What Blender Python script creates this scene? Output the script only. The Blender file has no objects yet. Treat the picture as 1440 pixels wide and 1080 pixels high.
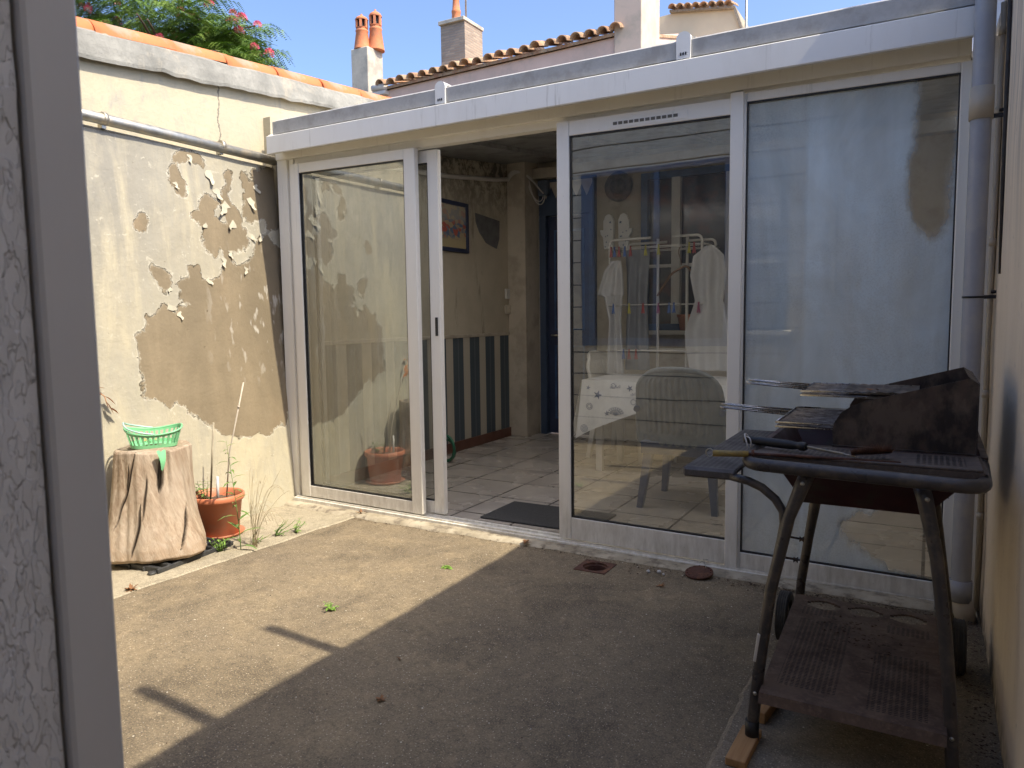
import bpy, math, random
from mathutils import Vector, Matrix, noise
random.seed(7)
R = math.radians
col = bpy.context.scene.collection
sc = bpy.context.scene

# ------------------------------------------------------------------ mesh helpers
class MB:
    def __init__(s): s.v=[]; s.f=[]; s.sm=[]; s.mi=[]; s.m=0; s.attr=None
    def add(s, vs, fs, smooth=False):
        o=len(s.v); s.v.extend([tuple(p) for p in vs])
        for f in fs: s.f.append(tuple(i+o for i in f)); s.sm.append(smooth); s.mi.append(s.m)
        return s
    def box(s,x0,x1,y0,y1,z0,z1,bev=0.0):
        if bev<=0:
            v=[(x0,y0,z0),(x1,y0,z0),(x1,y1,z0),(x0,y1,z0),(x0,y0,z1),(x1,y0,z1),(x1,y1,z1),(x0,y1,z1)]
            return s.add(v,[(3,2,1,0),(4,5,6,7),(0,1,5,4),(1,2,6,5),(2,3,7,6),(3,0,4,7)])
        return s.obox(((x0+x1)/2,(y0+y1)/2,(z0+z1)/2),(x1-x0,y1-y0,z1-z0),None,bev)
    def obox(s,c,d,rot=None,bev=0.0):
        hx,hy,hz=d[0]/2,d[1]/2,d[2]/2; b=min(bev,hx*.9,hy*.9,hz*.9)
        vs=[];idx={}
        for sx in(-1,1):
            for sy in(-1,1):
                for sz in(-1,1):
                    if b>0:
                        for a in range(3):
                            p=[sx*(hx-b),sy*(hy-b),sz*(hz-b)]; p[a]=(sx,sy,sz)[a]*(hx,hy,hz)[a]
                            idx[(sx,sy,sz,a)]=len(vs); vs.append(Vector(p))
                    else:
                        for a in range(3): idx[(sx,sy,sz,a)]=len(vs)
                        vs.append(Vector((sx*hx,sy*hy,sz*hz)))
        fs=[]
        for a in range(3):
            u,w=[(1,2),(2,0),(0,1)][a]
            for sg in(-1,1):
                q=[]
                for (i,j) in((-1,-1),(1,-1),(1,1),(-1,1)):
                    k=[0,0,0];k[a]=sg;k[u]=i;k[w]=j;q.append(idx[tuple(k)+(a,)])
                fs.append(tuple(q) if sg>0 else tuple(reversed(q)))
        if b>0:
            for a in range(3):
                u,w=[(1,2),(2,0),(0,1)][a]
                for i in(-1,1):
                    for j in(-1,1):
                        k0=[0,0,0];k0[a]=-1;k0[u]=i;k0[w]=j
                        k1=list(k0);k1[a]=1
                        q=[idx[tuple(k0)+(u,)],idx[tuple(k1)+(u,)],idx[tuple(k1)+(w,)],idx[tuple(k0)+(w,)]]
                        fs.append(tuple(q) if i*j<0 else tuple(reversed(q)))
            for sx in(-1,1):
                for sy in(-1,1):
                    for sz in(-1,1):
                        q=[idx[(sx,sy,sz,a)] for a in range(3)]
                        fs.append(tuple(q) if sx*sy*sz>0 else tuple(reversed(q)))
        M=rot.to_matrix() if hasattr(rot,'to_matrix') else (rot or Matrix.Identity(3))
        c=Vector(c)
        return s.add([M@p+c for p in vs],fs)
    def tube(s,pts,r,n=10,caps=True,closed=False):
        pts=[Vector(p) for p in pts]; N=len(pts)
        rr=r if isinstance(r,(list,tuple)) else [r]*N
        T=[]
        for i in range(N):
            if closed: t=pts[(i+1)%N]-pts[i-1]
            else: t=pts[min(i+1,N-1)]-pts[max(i-1,0)]
            T.append(t.normalized())
        up=Vector((0,0,1)) if abs(T[0].z)<.9 else Vector((1,0,0))
        u=T[0].cross(up).normalized(); vs=[]
        for i in range(N):
            u=(u-T[i]*u.dot(T[i])).normalized(); w=T[i].cross(u)
            for k in range(n):
                a=2*math.pi*k/n; vs.append(pts[i]+(u*math.cos(a)+w*math.sin(a))*rr[i])
        fs=[]
        for i in range(N if closed else N-1):
            j=(i+1)%N
            for k in range(n):
                fs.append((i*n+k,i*n+(k+1)%n,j*n+(k+1)%n,j*n+k))
        s.add(vs,fs,True)
        if caps and not closed:
            o=len(s.v)-len(vs)
            s.f.append(tuple(o+k for k in reversed(range(n))));s.sm.append(False);s.mi.append(s.m)
            s.f.append(tuple(o+(N-1)*n+k for k in range(n)));s.sm.append(False);s.mi.append(s.m)
        return s
    def lathe(s,c,prof,n=32,smooth=True,sx=1,sy=1,fn=None,rot=None):
        vs=[];c=Vector(c)
        for (r,z) in prof:
            for k in range(n):
                a=2*math.pi*k/n; p=Vector((r*math.cos(a)*sx,r*math.sin(a)*sy,z))
                if fn: p=fn(p,a)
                if rot: p=rot@p
                vs.append(c+p)
        fs=[]
        for i in range(len(prof)-1):
            for k in range(n): fs.append((i*n+k,i*n+(k+1)%n,(i+1)*n+(k+1)%n,(i+1)*n+k))
        return s.add(vs,fs,smooth)
    def prism(s,poly,axis,a0,a1):
        # poly: 2D pts; axis 0: (y,z) ; 1: (x,z) ; 2: (x,y)
        def P(p,a):
            return (a,p[0],p[1]) if axis==0 else ((p[0],a,p[1]) if axis==1 else (p[0],p[1],a))
        n=len(poly); vs=[P(p,a0) for p in poly]+[P(p,a1) for p in poly]
        fs=[tuple(range(n)),tuple(reversed(range(n,2*n)))]+[(i,i+n,(i+1)%n+n,(i+1)%n) for i in range(n)]
        return s.add(vs,fs)
    def quad(s,a,b,c,d): return s.add([a,b,c,d],[(0,1,2,3)])
    def grid(s,fn,nu,nv,smooth=True):
        vs=[fn(i/nu,j/nv) for j in range(nv+1) for i in range(nu+1)]
        fs=[(j*(nu+1)+i,j*(nu+1)+i+1,(j+1)*(nu+1)+i+1,(j+1)*(nu+1)+i) for j in range(nv) for i in range(nu)]
        return s.add(vs,fs,smooth)
    def build(s,name,mats,parent=None,fix=True):
        off=Vector((0,0,0)); p=parent
        while p is not None: off+=p.location; p=p.parent
        me=bpy.data.meshes.new(name)
        me.from_pydata([tuple(Vector(q)-off) for q in s.v],[],s.f)
        if not isinstance(mats,(list,tuple)): mats=[mats]
        for m in mats: me.materials.append(m)
        me.polygons.foreach_set('use_smooth',s.sm)
        me.polygons.foreach_set('material_index',s.mi)
        if s.attr is not None:
            for nm,vals in s.attr.items():
                a=me.attributes.new(nm,'FLOAT','POINT'); a.data.foreach_set('value',vals)
        me.update()
        if fix:
            import bmesh
            bm=bmesh.new(); bm.from_mesh(me); bmesh.ops.recalc_face_normals(bm,faces=bm.faces[:]); bm.to_mesh(me); bm.free()
        o=bpy.data.objects.new(name,me); col.objects.link(o)
        if parent is not None: o.parent=parent
        return o
def tag(o,label,cat,group=None,kind=None):
    if label: o['label']=label
    if cat: o['category']=cat
    if group: o['group']=group
    if kind: o['kind']=kind
    return o
def struct(o,kind='structure'): o['kind']=kind; return o
def thing(name,loc,label,cat,group=None):
    o=bpy.data.objects.new(name,None); col.objects.link(o); o.location=loc; o.empty_display_size=.1
    return tag(o,label,cat,group)
def copy_tree(o,parent=None):
    c=o.copy(); col.objects.link(c)
    if parent is not None: c.parent=parent
    for ch in [x for x in bpy.data.objects if x.parent==o]: copy_tree(ch,c)
    return c
def bez(p0,p1,p2,p3,n=10):
    P=[Vector(p) for p in(p0,p1,p2,p3)];o=[]
    for i in range(n+1):
        t=i/n;o.append(P[0]*(1-t)**3+P[1]*3*t*(1-t)**2+P[2]*3*t*t*(1-t)+P[3]*t**3)
    return o
def rounded(pts,r,n=5):
    pts=[Vector(p) for p in pts];out=[pts[0]]
    for i in range(1,len(pts)-1):
        a=(pts[i-1]-pts[i]);b=(pts[i+1]-pts[i]);k=min(r,a.length*.49,b.length*.49)
        A=pts[i]+a.normalized()*k;B=pts[i]+b.normalized()*k
        for j in range(n+1):
            t=j/n;out.append(A*(1-t)**2+pts[i]*2*t*(1-t)+B*t*t)
    out.append(pts[-1]);return out

# ------------------------------------------------------------------ materials
class NT:
    def __init__(s,name):
        s.m=bpy.data.materials.new(name); s.m.use_nodes=True; s.t=s.m.node_tree; s.t.nodes.clear()
        s.out=s.n('ShaderNodeOutputMaterial')
        s.co=s.n('ShaderNodeTexCoord').outputs['Object']
    def n(s,t,**k):
        x=s.t.nodes.new(t)
        for a,b in k.items(): setattr(x,a,b)
        return x
    def L(s,a,b): s.t.links.new(a,b)
    def setin(s,node,i,v):
        if hasattr(v,'is_output') or isinstance(v,bpy.types.NodeSocket): s.L(v,node.inputs[i])
        elif v is not None: node.inputs[i].default_value=v
    def pos(s): return s.n('ShaderNodeNewGeometry').outputs['Position']
    def scale(s,v,sc_):
        m=s.n('ShaderNodeVectorMath',operation='MULTIPLY'); s.L(v,m.inputs[0]); m.inputs[1].default_value=sc_; return m.outputs[0]
    def noise(s,scale=5,detail=4,rough=.55,vec=None,dist=0):
        x=s.n('ShaderNodeTexNoise'); s.L(vec or s.co,x.inputs['Vector']); x.inputs['Scale'].default_value=scale
        x.inputs['Detail'].default_value=detail; x.inputs['Roughness'].default_value=rough; x.inputs['Distortion'].default_value=dist
        return x.outputs['Fac']
    def vor(s,scale,feature='F1',out='Distance',vec=None):
        x=s.n('ShaderNodeTexVoronoi',feature=feature); s.L(vec or s.co,x.inputs['Vector']); x.inputs['Scale'].default_value=scale
        return x.outputs[out]
    def math(s,op,a,b=None,c=None,clamp=False):
        x=s.n('ShaderNodeMath',operation=op,use_clamp=clamp); s.setin(x,0,a); s.setin(x,1,b); s.setin(x,2,c); return x.outputs[0]
    def rng(s,v,a,b,c=0.,d=1.,smooth=False):
        x=s.n('ShaderNodeMapRange'); x.clamp=True
        if smooth: x.interpolation_type='SMOOTHSTEP'
        s.setin(x,0,v)
        for i,q in enumerate((a,b,c,d)): s.setin(x,i+1,q)
        return x.outputs[0]
    def mix(s,f,a,b,mode='MIX'):
        x=s.n('ShaderNodeMix',data_type='RGBA',blend_type=mode); s.setin(x,0,f)
        for i,q in((6,a),(7,b)):
            if isinstance(q,(tuple,list)): q=tuple(q)+(1,) if len(q)==3 else q
            s.setin(x,i,q)
        return x.outputs[2]
    def attr(s,nm): x=s.n('ShaderNodeAttribute',attribute_name=nm); return x.outputs['Fac']
    def sep(s,v): x=s.n('ShaderNodeSeparateXYZ'); s.L(v,x.inputs[0]); return x.outputs
    def bump(s,h,strength=.3,dist=.01,nrm=None):
        x=s.n('ShaderNodeBump'); s.L(h,x.inputs['Height']); x.inputs['Strength'].default_value=strength; x.inputs['Distance'].default_value=dist
        if nrm: s.L(nrm,x.inputs['Normal'])
        return x.outputs[0]
    def pbr(s,color,rough=.6,metal=0.,bump=None,spec=.5,**k):
        p=s.n('ShaderNodeBsdfPrincipled')
        if isinstance(color,(tuple,list)): color=tuple(color)+(1,) if len(color)==3 else color
        s.setin(p,'Base Color',color); s.setin(p,'Roughness',rough); s.setin(p,'Metallic',metal); p.inputs['Specular IOR Level'].default_value=spec
        if bump: s.L(bump,p.inputs['Normal'])
        for a,b in k.items(): s.setin(p,a,b)
        return p.outputs[0]
    def done(s,sh): s.L(sh,s.out.inputs['Surface']); return s.m
def simple(name,c1,c2=None,scale=20,rough=.6,metal=0.,bump=.15,bd=.002,bs=None,lo=.35,hi=.65,c3=None,s3=3,spec=.5,rv=.12,vec=None,**k):
    t=NT(name); c2=c2 or tuple(x*.8 for x in c1)
    v=t.scale(t.co,vec) if vec else t.co
    c=t.mix(t.rng(t.noise(scale,6,.6,v),lo,hi),c1,c2)
    if c3: c=t.mix(t.rng(t.noise(s3,7,.65,v),.5,.62),c,c3)
    b=t.bump(t.noise(bs or scale*4,5,.6,v),bump,bd) if bump else None
    r=t.rng(t.noise(scale*1.7,3,.5,v),.3,.7,max(rough-rv,.02),min(rough+rv,1))
    return t.done(t.pbr(c,r,metal,b,spec,**k))

# ground
def ground_mat(name,A,B,C,speck=1.,wet=0):
    t=NT(name); co=t.pos()
    big=t.noise(1.3,6,.62,co,.4); mid=t.noise(6,6,.65,co,.3); fine=t.noise(60,4,.7,co)
    c=t.mix(t.rng(big,.36,.64),A,B); c=t.mix(t.rng(mid,.42,.66),c,C)
    st=t.rng(t.noise(2.1,7,.68,co,.7),.50,.66); c=t.mix(t.math('MULTIPLY',st,.62),c,tuple(x*.5 for x in B)); m3=t.rng(t.noise(17,6,.75,co,.8),.50,.68); c=t.mix(t.math('MULTIPLY',m3,.55),c,tuple(x*.48 for x in B)); m4=t.rng(t.noise(11,5,.7,t.scale(co,(1.3,1,1)),.5),.56,.7); c=t.mix(t.math('MULTIPLY',m4,.4),c,tuple(x*1.35 for x in A))
    c=t.mix(t.math('MULTIPLY',t.rng(fine,.40,.64),.42),c,tuple(x*.6 for x in B)); f2=t.noise(170,3,.7,co); c=t.mix(t.math('MULTIPLY',t.rng(f2,.52,.64),.55),c,tuple(min(x*1.4,.8) for x in A))
    vn=t.n('ShaderNodeTexVoronoi'); t.L(co,vn.inputs['Vector']); vn.inputs['Scale'].default_value=150
    vc=t.sep(vn.outputs['Color']); near=t.rng(vn.outputs['Distance'],.22,.42,1,0)
    lt=t.math('MULTIPLY',near,t.math('GREATER_THAN',vc[0],1-.13*speck))
    c=t.mix(t.math('MULTIPLY',lt,.7),c,(.55,.48,.37))
    dk=t.math('MULTIPLY',near,t.math('LESS_THAN',vc[1],.2*speck))
    c=t.mix(t.math('MULTIPLY',dk,.6),c,(.06,.05,.04))
    v2=t.n('ShaderNodeTexVoronoi'); t.L(co,v2.inputs['Vector']); v2.inputs['Scale'].default_value=34
    v2c=t.sep(v2.outputs['Color']); l2=t.math('MULTIPLY',t.rng(v2.outputs['Distance'],.06,.13,1,0),t.math('GREATER_THAN',v2c[0],.93))
    c=t.mix(l2,c,(.7,.66,.56))
    h=t.math('ADD',t.math('MULTIPLY',fine,.5),t.math('ADD',t.math('MULTIPLY',mid,1.4),t.math('MULTIPLY',vn.outputs['Distance'],-.5)))
    return t.done(t.pbr(c,.9,0,t.bump(h,.75,.0045),.25))
M={}
M['asphalt']=ground_mat('courtyard_surface',(.295,.235,.152),(.14,.116,.088),(.205,.167,.117))
M['slab']=ground_mat('side_slab',(.31,.265,.20),(.19,.16,.12),(.26,.22,.165),.6)
M['strip']=ground_mat('wall_strip',(.42,.37,.275),(.29,.255,.19),(.36,.32,.24),.25)
M['curb']=simple('cement_lip',(.46,.41,.32),(.3,.26,.19),9,.9,bump=.5,bd=.006,bs=30,c3=(.2,.17,.13),s3=14,spec=.2)

# left wall lower plaster, with flaked paint from the 'sd' attribute
def plaster():
    t=NT('flaking_plaster'); co=t.pos(); xyz=t.sep(co)
    sd=t.attr('sd')
    edge=t.math('ADD',t.math('ADD',sd,.008),t.math('ADD',t.math('MULTIPLY_ADD',t.noise(9,7,.68,co),.15,-.07),t.math('MULTIPLY_ADD',t.noise(45,4,.6,co),.035,-.0175)))
    mask=t.rng(edge,-.002,.004)            # 1 = bare render
    sv=t.scale(co,(1,1,.22))
    big=t.noise(2.2,6,.6,sv,.3); v1=t.noise(7,6,.62,sv,.4); f1=t.noise(35,5,.7,co)
    cream=t.mix(t.rng(big,.35,.62),(.50,.445,.31),(.40,.37,.285))
    zf=t.rng(xyz[2],.9,2.2)                 # grimier towards the top of the wall
    yf=t.rng(xyz[1],2.0,3.3,1,.25)
    grime=t.math('MULTIPLY',t.math('MULTIPLY',t.rng(xyz[2],.5,1.9),t.rng(v1,.30,.53)),t.rng(xyz[1],2.4,3.7,1,.35))
    cream=t.mix(t.math('MULTIPLY',grime,.85),cream,(.225,.22,.20))
    g2=t.rng(t.noise(4,7,.7,sv,.8),.47,.66); cream=t.mix(t.math('MULTIPLY',g2,.62),cream,(.30,.29,.25)); g3=t.rng(t.noise(13,7,.75,sv,.6),.50,.64); cream=t.mix(t.math('MULTIPLY',g3,.45),cream,(.30,.29,.25)); fl=t.rng(t.noise(22,6,.75,co,.9),.60,.66); cream=t.mix(t.math('MULTIPLY',fl,.5),cream,(.54,.51,.42))
    low=t.math('MULTIPLY',t.rng(xyz[2],.0,.5,1,0),t.rng(t.noise(5,6,.7,co,.6),.45,.62))
    cream=t.mix(t.math('MULTIPLY',low,.5),cream,(.40,.39,.33))
    cream=t.mix(t.math('MULTIPLY',t.rng(f1,.58,.72),.4),cream,(.36,.33,.26))
    chip=t.rng(t.noise(26,5,.75,co,.5),.69,.72); cream=t.mix(t.math('MULTIPLY',chip,.8),cream,(.36,.28,.19))
    # bare render
    bare=t.mix(t.rng(t.noise(3,6,.65,sv,.5),.38,.62),(.245,.20,.135),(.185,.153,.105))
    bare=t.mix(t.math('MULTIPLY',t.rng(t.noise(70,4,.7,co),.4,.7),.3),bare,(.17,.14,.10))
    dab=t.scale(co,(1,1,.38)); wr=t.math('MULTIPLY',t.rng(t.noise(19,3,.5,dab,.2),.60,.68),t.math('MULTIPLY',t.rng(xyz[1],2.95,3.3),t.math('MULTIPLY',t.rng(xyz[2],.8,1.1),t.rng(xyz[2],1.75,1.5))))
    bare=t.mix(t.math('MULTIPLY',wr,.7),bare,(.50,.48,.43))
    orange=t.rng(t.noise(2.2,5,.6,co,.5),.56,.7); bare=t.mix(t.math('MULTIPLY',orange,.35),bare,(.28,.215,.14))
    rim=t.rng(t.math('ABSOLUTE',edge),0,.012,1,0)
    c=t.mix(mask,cream,bare); c=t.mix(t.math('MULTIPLY',t.math('MULTIPLY',rim,.65),t.rng(t.noise(12,3,.5,co),.4,.55)),c,(.70,.67,.57))
    h=t.math('ADD',t.math('MULTIPLY',mask,-2.2),t.math('ADD',t.math('MULTIPLY',f1,.5),t.math('ADD',t.math('MULTIPLY',t.noise(9,5,.6,co),1.3),t.math('MULTIPLY',chip,-.8))))
    return t.done(t.pbr(c,.92,0,t.bump(h,1.,.005),.2))
M['plaster']=plaster()
def upwall():
    t=NT('cream_render'); co=t.pos(); sv=t.scale(co,(1,1,.35))
    c=t.mix(t.rng(t.noise(2.4,6,.6,sv),.35,.62),(.53,.47,.335),(.44,.40,.30))
    c=t.mix(t.math('MULTIPLY',t.rng(t.noise(5,7,.7,sv,1),.53,.68),.75),c,(.33,.32,.29))
    f=t.noise(50,5,.7,co); c=t.mix(t.math('MULTIPLY',t.rng(f,.5,.75),.35),c,(.38,.33,.25))
    y=t.sep(co)[1]
    crack=t.rng(t.math('ABSOLUTE',t.math('ADD',t.math('ADD',y,-3.28),t.math('MULTIPLY_ADD',t.noise(9,4,.6,co),.12,-.06))),.002,.008,1,0)
    c=t.mix(t.math('MULTIPLY',crack,.8),c,(.12,.11,.1))
    return t.done(t.pbr(c,.92,0,t.bump(t.math('ADD',t.math('MULTIPLY',t.noise(10,5,.6,co),1.4),f),.7,.004),.2))
M['upwall']=upwall()
def capm():
    t=NT('grey_cap_render'); co=t.pos(); sv=t.scale(co,(1,.7,.5))
    c=t.mix(t.rng(t.noise(4,7,.65,sv,.6),.36,.62),(.33,.325,.295),(.19,.19,.175))
    c=t.mix(t.rng(t.noise(2,6,.7,co,.6),.52,.66),c,(.38,.345,.28))
    f=t.noise(40,5,.7,co); c=t.mix(t.math('MULTIPLY',t.rng(f,.5,.7),.45),c,(.2,.195,.18))
    return t.done(t.pbr(c,.93,0,t.bump(t.math('ADD',t.math('MULTIPLY',t.noise(8,6,.6,co),1.6),f),.9,.006),.15))
M['cap']=capm()
M['terra']=simple('terracotta_tile',(.62,.21,.085),(.48,.17,.08),7,.85,bump=.4,bd=.003,c3=(.36,.25,.18),s3=6,spec=.25)
def oldtile():
    t=NT('old_roof_tile'); oi=t.n('ShaderNodeObjectInfo').outputs['Random']; co=t.pos()
    c=t.mix(oi,(.58,.33,.19),(.38,.22,.14)); c=t.mix(t.rng(t.noise(9,6,.7,co),.4,.62),c,(.46,.36,.25)); c=t.mix(t.rng(t.noise(23,6,.75,co),.52,.66),c,(.16,.11,.08))
    return t.done(t.pbr(c,.9,0,t.bump(t.noise(40,5,.7,co),.4,.004),.2))
M['terra_old']=oldtile()
M['mortar']=simple('mortar',(.42,.37,.29),(.27,.23,.18),30,.95,bump=.7,bd=.006,spec=.15)
def rightwall():
    t=NT('right_wall_render'); co=t.pos(); xyz=t.sep(co); sv=t.scale(co,(1,1,.07))
    c=t.mix(t.rng(t.noise(7,6,.6,sv,.2),.36,.62),(.80,.68,.52),(.72,.60,.45))
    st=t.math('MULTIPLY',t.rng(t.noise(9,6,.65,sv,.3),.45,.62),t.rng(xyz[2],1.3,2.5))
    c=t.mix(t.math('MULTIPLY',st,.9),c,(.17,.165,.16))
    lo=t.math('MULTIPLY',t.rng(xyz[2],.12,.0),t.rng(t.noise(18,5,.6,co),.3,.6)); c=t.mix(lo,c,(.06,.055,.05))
    sm=t.rng(t.noise(14,6,.7,co,.4),.60,.72); c=t.mix(t.math('MULTIPLY',sm,.45),c,(.26,.24,.21))
    f=t.noise(60,4,.7,co)
    return t.done(t.pbr(c,.9,0,t.bump(t.math('ADD',f,t.math('MULTIPLY',t.noise(9,5,.6,co),1.5)),.5,.004),.2))
M['rwall']=rightwall()
def alu(name,c1,dirt,rough=.38,dk=.15):
    t=NT(name); co=t.pos(); sv=t.scale(co,(1,1,.25))
    f=t.noise(30,5,.7,sv); g=t.rng(t.noise(5,6,.7,sv,.4),.5,.75)
    z=t.rng(t.sep(co)[2],.05,.35,1,0)
    c=t.mix(t.math('MULTIPLY',g,dk),c1,dirt); rn=t.rng(t.noise(22,5,.7,t.scale(co,(1,1,.06)),.2),.60,.72); c=t.mix(t.math('MULTIPLY',rn,dk*2),c,tuple(x*.6 for x in dirt))
    spots=t.rng(t.noise(75,4,.75,co),.66,.72); c=t.mix(t.math('MULTIPLY',spots,t.math('MULTIPLY_ADD',z,.6,.25)),c,(.2,.17,.13))
    c=t.mix(t.math('MULTIPLY',t.math('MULTIPLY',z,.45),t.rng(f,.35,.65)),c,(.32,.28,.21))
    return t.done(t.pbr(c,t.rng(f,.3,.7,rough-.06,rough+.15),0,t.bump(f,.08,.001),.5))
M['alu']=alu('white_painted_aluminium',(.80,.78,.72),(.5,.46,.38))
M['gutter']=alu('pale_gutter_paint',(.69,.685,.66),(.50,.47,.41),.35,.3)
M['soffit']=simple('soffit_paint',(.68,.64,.54),(.6,.55,.45),6,.5,bump=.05,c3=(.52,.46,.36),s3=8)
M['roofedge']=simple('weathered_grey_profile',(.42,.415,.40),(.38,.375,.36),60,.6,bump=.2,bd=.001,c3=(.33,.32,.30),s3=9)
M['gasket']=simple('black_gasket',(.015,.015,.017),None,30,.5,bump=0)
M['steel']=simple('galvanised_pipe',(.44,.44,.41),(.30,.30,.28),12,.42,.75,bump=.15,c3=(.5,.45,.36),s3=9)
M['pvc']=simple('grey_pvc',(.34,.35,.385),(.30,.31,.34),8,.42,bump=.04,c3=(.38,.375,.37),s3=5)
M['pvcbeige']=simple('beige_pvc',(.46,.41,.33),(.41,.36,.29),9,.5,bump=.04)
M['jamb']=simple('grey_jamb_paint',(.62,.61,.60),(.59,.58,.57),5,.45,bump=.03,rv=.05)
def flaky():
    t=NT('flaking_white_paint'); co=t.pos(); sv=t.scale(co,(1,1,.38))
    n=t.noise(130,3,.5,sv,.1); ck=t.rng(n,.49,.525); n3=t.noise(60,3,.5,sv,.1); ck2=t.rng(n3,.52,.545); n2=t.noise(400,3,.6,co)
    c=t.mix(ck,(.73,.73,.74),(.68,.68,.69)); c=t.mix(t.math('MULTIPLY',t.rng(t.noise(7,4,.6,sv),.5,.7),.25),c,(.55,.54,.53))
    h=t.math('ADD',t.math('MULTIPLY',ck,1.),t.math('ADD',t.math('MULTIPLY',n2,.35),t.math('MULTIPLY',ck2,-1.3)))
    return t.done(t.pbr(c,.75,0,t.bump(h,1.,.0012),.3))
M['flaky']=flaky()

# glass: part mirror, part see-through, thin film of dust
def glass(name,refl=.30,dust=.05,dustcol=(.55,.53,.47),haze=False):
    t=NT(name); co=t.pos()
    fr=t.n('ShaderNodeFresnel'); fr.inputs['IOR'].default_value=1.5
    wav=t.bump(t.noise(1.6,2,.4,co),.06,.02)
    fac=t.math('ADD',t.math('MULTIPLY',fr.outputs[0],1.3),refl-.05,clamp=True)
    tr=t.n('ShaderNodeBsdfTransparent'); tr.inputs[0].default_value=(.86,.88,.86,1)
    gl=t.n('ShaderNodeBsdfGlossy'); gl.inputs['Roughness'].default_value=.0; gl.inputs['Color'].default_value=(.93,.96,.93,1); t.L(wav,gl.inputs['Normal'])
    m=t.n('ShaderNodeMixShader'); t.L(fac,m.inputs[0]); t.L(tr.outputs[0],m.inputs[1]); t.L(gl.outputs[0],m.inputs[2])
    d=t.n('ShaderNodeBsdfDiffuse'); sh=m.outputs[0]
    sv=t.scale(co,(1,1,.18))
    f=t.noise(14,6,.65,sv,.4); drops=t.rng(t.noise(140,3,.6,co),.6,.68)
    if not haze:
        fac2=t.math('ADD',t.rng(f,.4,.75,dust*.5,dust*2.2),t.math('MULTIPLY',drops,dust*.6))
        d.inputs[0].default_value=dustcol+(1,)
    else:
        sd=t.attr('sd')
        e=t.math('ADD',sd,t.math('ADD',t.math('MULTIPLY_ADD',t.noise(6,6,.65,sv,.5),.16,-.08),t.math('MULTIPLY_ADD',t.noise(20,6,.65,co,.5),.05,-.025)))
        clear=t.rng(e,-.05,.012,smooth=True)
        xx=t.sep(co)
        s1=t.math('MULTIPLY',t.rng(t.noise(2.6,7,.65,t.scale(co,(1,1,.7)),.9),.36,.64,.74,.98),t.rng(t.noise(9,6,.6,sv,.5),.3,.7,.88,1))
        wip=t.rng(xx[0],-.52,-.50,.74,1.); s1=t.math('MULTIPLY',s1,wip)
        dd=t.rng(t.noise(120,4,.7,co),.45,.62,1,.82)
        sp=t.rng(t.noise(3.5,3,.5,co),.42,.62); dd=t.math('ADD',t.math('MULTIPLY',dd,sp),t.math('SUBTRACT',1,sp))
        swirl=t.rng(t.noise(3.1,3,.45,sv,1.6),.44,.58,.86,1.)
        hz=t.math('MULTIPLY',t.math('MULTIPLY',s1,dd),swirl)
        topf=t.rng(xx[2],2.2,1.95,.65,1.); hz=t.math('MULTIPLY',hz,topf)
        fac2=t.math('MULTIPLY',hz,t.math('MULTIPLY_ADD',clear,-.90,1.0))
        cc=t.mix(t.rng(f,.35,.65),(.61,.73,.79),(.66,.77,.82)); t.L(cc,d.inputs[0])
    m2=t.n('ShaderNodeMixShader'); t.L(fac2,m2.inputs[0]); t.L(sh,m2.inputs[1]); t.L(d.outputs[0],m2.inputs[2])
    return t.done(m2.outputs[0])
M['glass1']=glass('dusty_pane',.27,.13,(.44,.46,.42))
M['glass2']=glass('rear_pane',.16,.03)
M['glass3']=glass('clear_pane',.26,.035)
M['glass4']=glass('fogged_pane',.20,.05,haze=True)
M['darkglass']=simple('dark_window_glass',(.02,.025,.03),None,3,.05,bump=0,rv=.01)

# ------------------------------------------------------------------ camera, sky, sun
cam=bpy.data.cameras.new('camera'); co_=bpy.data.objects.new('camera',cam); col.objects.link(co_)
cam.sensor_width=36; cam.lens=26.0; cam.clip_start=.05; cam.clip_end=2000
cam.dof.use_dof=True; cam.dof.focus_distance=4.; cam.dof.aperture_fstop=11
Rm=Matrix.Rotation(R(29.6),3,'Z')@Matrix.Rotation(R(90-5.25),3,'X')@Matrix.Rotation(R(-.74),3,'Z')
co_.matrix_world=Matrix.Translation((0,0,1.25))@Rm.to_4x4()
sc.camera=co_
EL=51.5; AZ=4.0
dirs=Vector((math.cos(R(EL))*math.cos(R(AZ)),-math.cos(R(EL))*math.sin(R(AZ)),math.sin(R(EL))))  # towards the sun
sun=bpy.data.lights.new('sun','SUN'); sun.energy=2.4; sun.angle=R(.53); sun.color=(1,.885,.69)
so=bpy.data.objects.new('sun',sun); col.objects.link(so); so.rotation_euler=dirs.to_track_quat('Z','Y').to_euler(); so.location=(6,-2,8)
w=bpy.data.worlds.new('World'); sc.world=w; w.use_nodes=True; nt=w.node_tree; nt.nodes.clear()
sky=nt.nodes.new('ShaderNodeTexSky'); sky.sky_type='NISHITA'; sky.sun_disc=False; sky.sun_elevation=R(EL)
sky.sun_rotation=math.atan2(dirs.x,dirs.y); sky.air_density=.6; sky.dust_density=2.2; sky.ozone_density=3.5; sky.altitude=0
bg=nt.nodes.new('ShaderNodeBackground'); bg.inputs[1].default_value=.13; wo=nt.nodes.new('ShaderNodeOutputWorld')
nt.links.new(sky.outputs[0],bg.inputs[0]); nt.links.new(bg.outputs[0],wo.inputs[0])
sc.view_settings.view_transform='Standard'; sc.view_settings.look='None'; sc.view_settings.gamma=1; sc.view_settings.exposure=1.62
sc.cycles.use_denoising=True; sc.cycles.max_bounces=10; sc.cycles.diffuse_bounces=5; sc.cycles.glossy_bounces=5; sc.cycles.transparent_max_bounces=24
sc.cycles.caustics_reflective=False; sc.cycles.caustics_refractive=False

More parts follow.
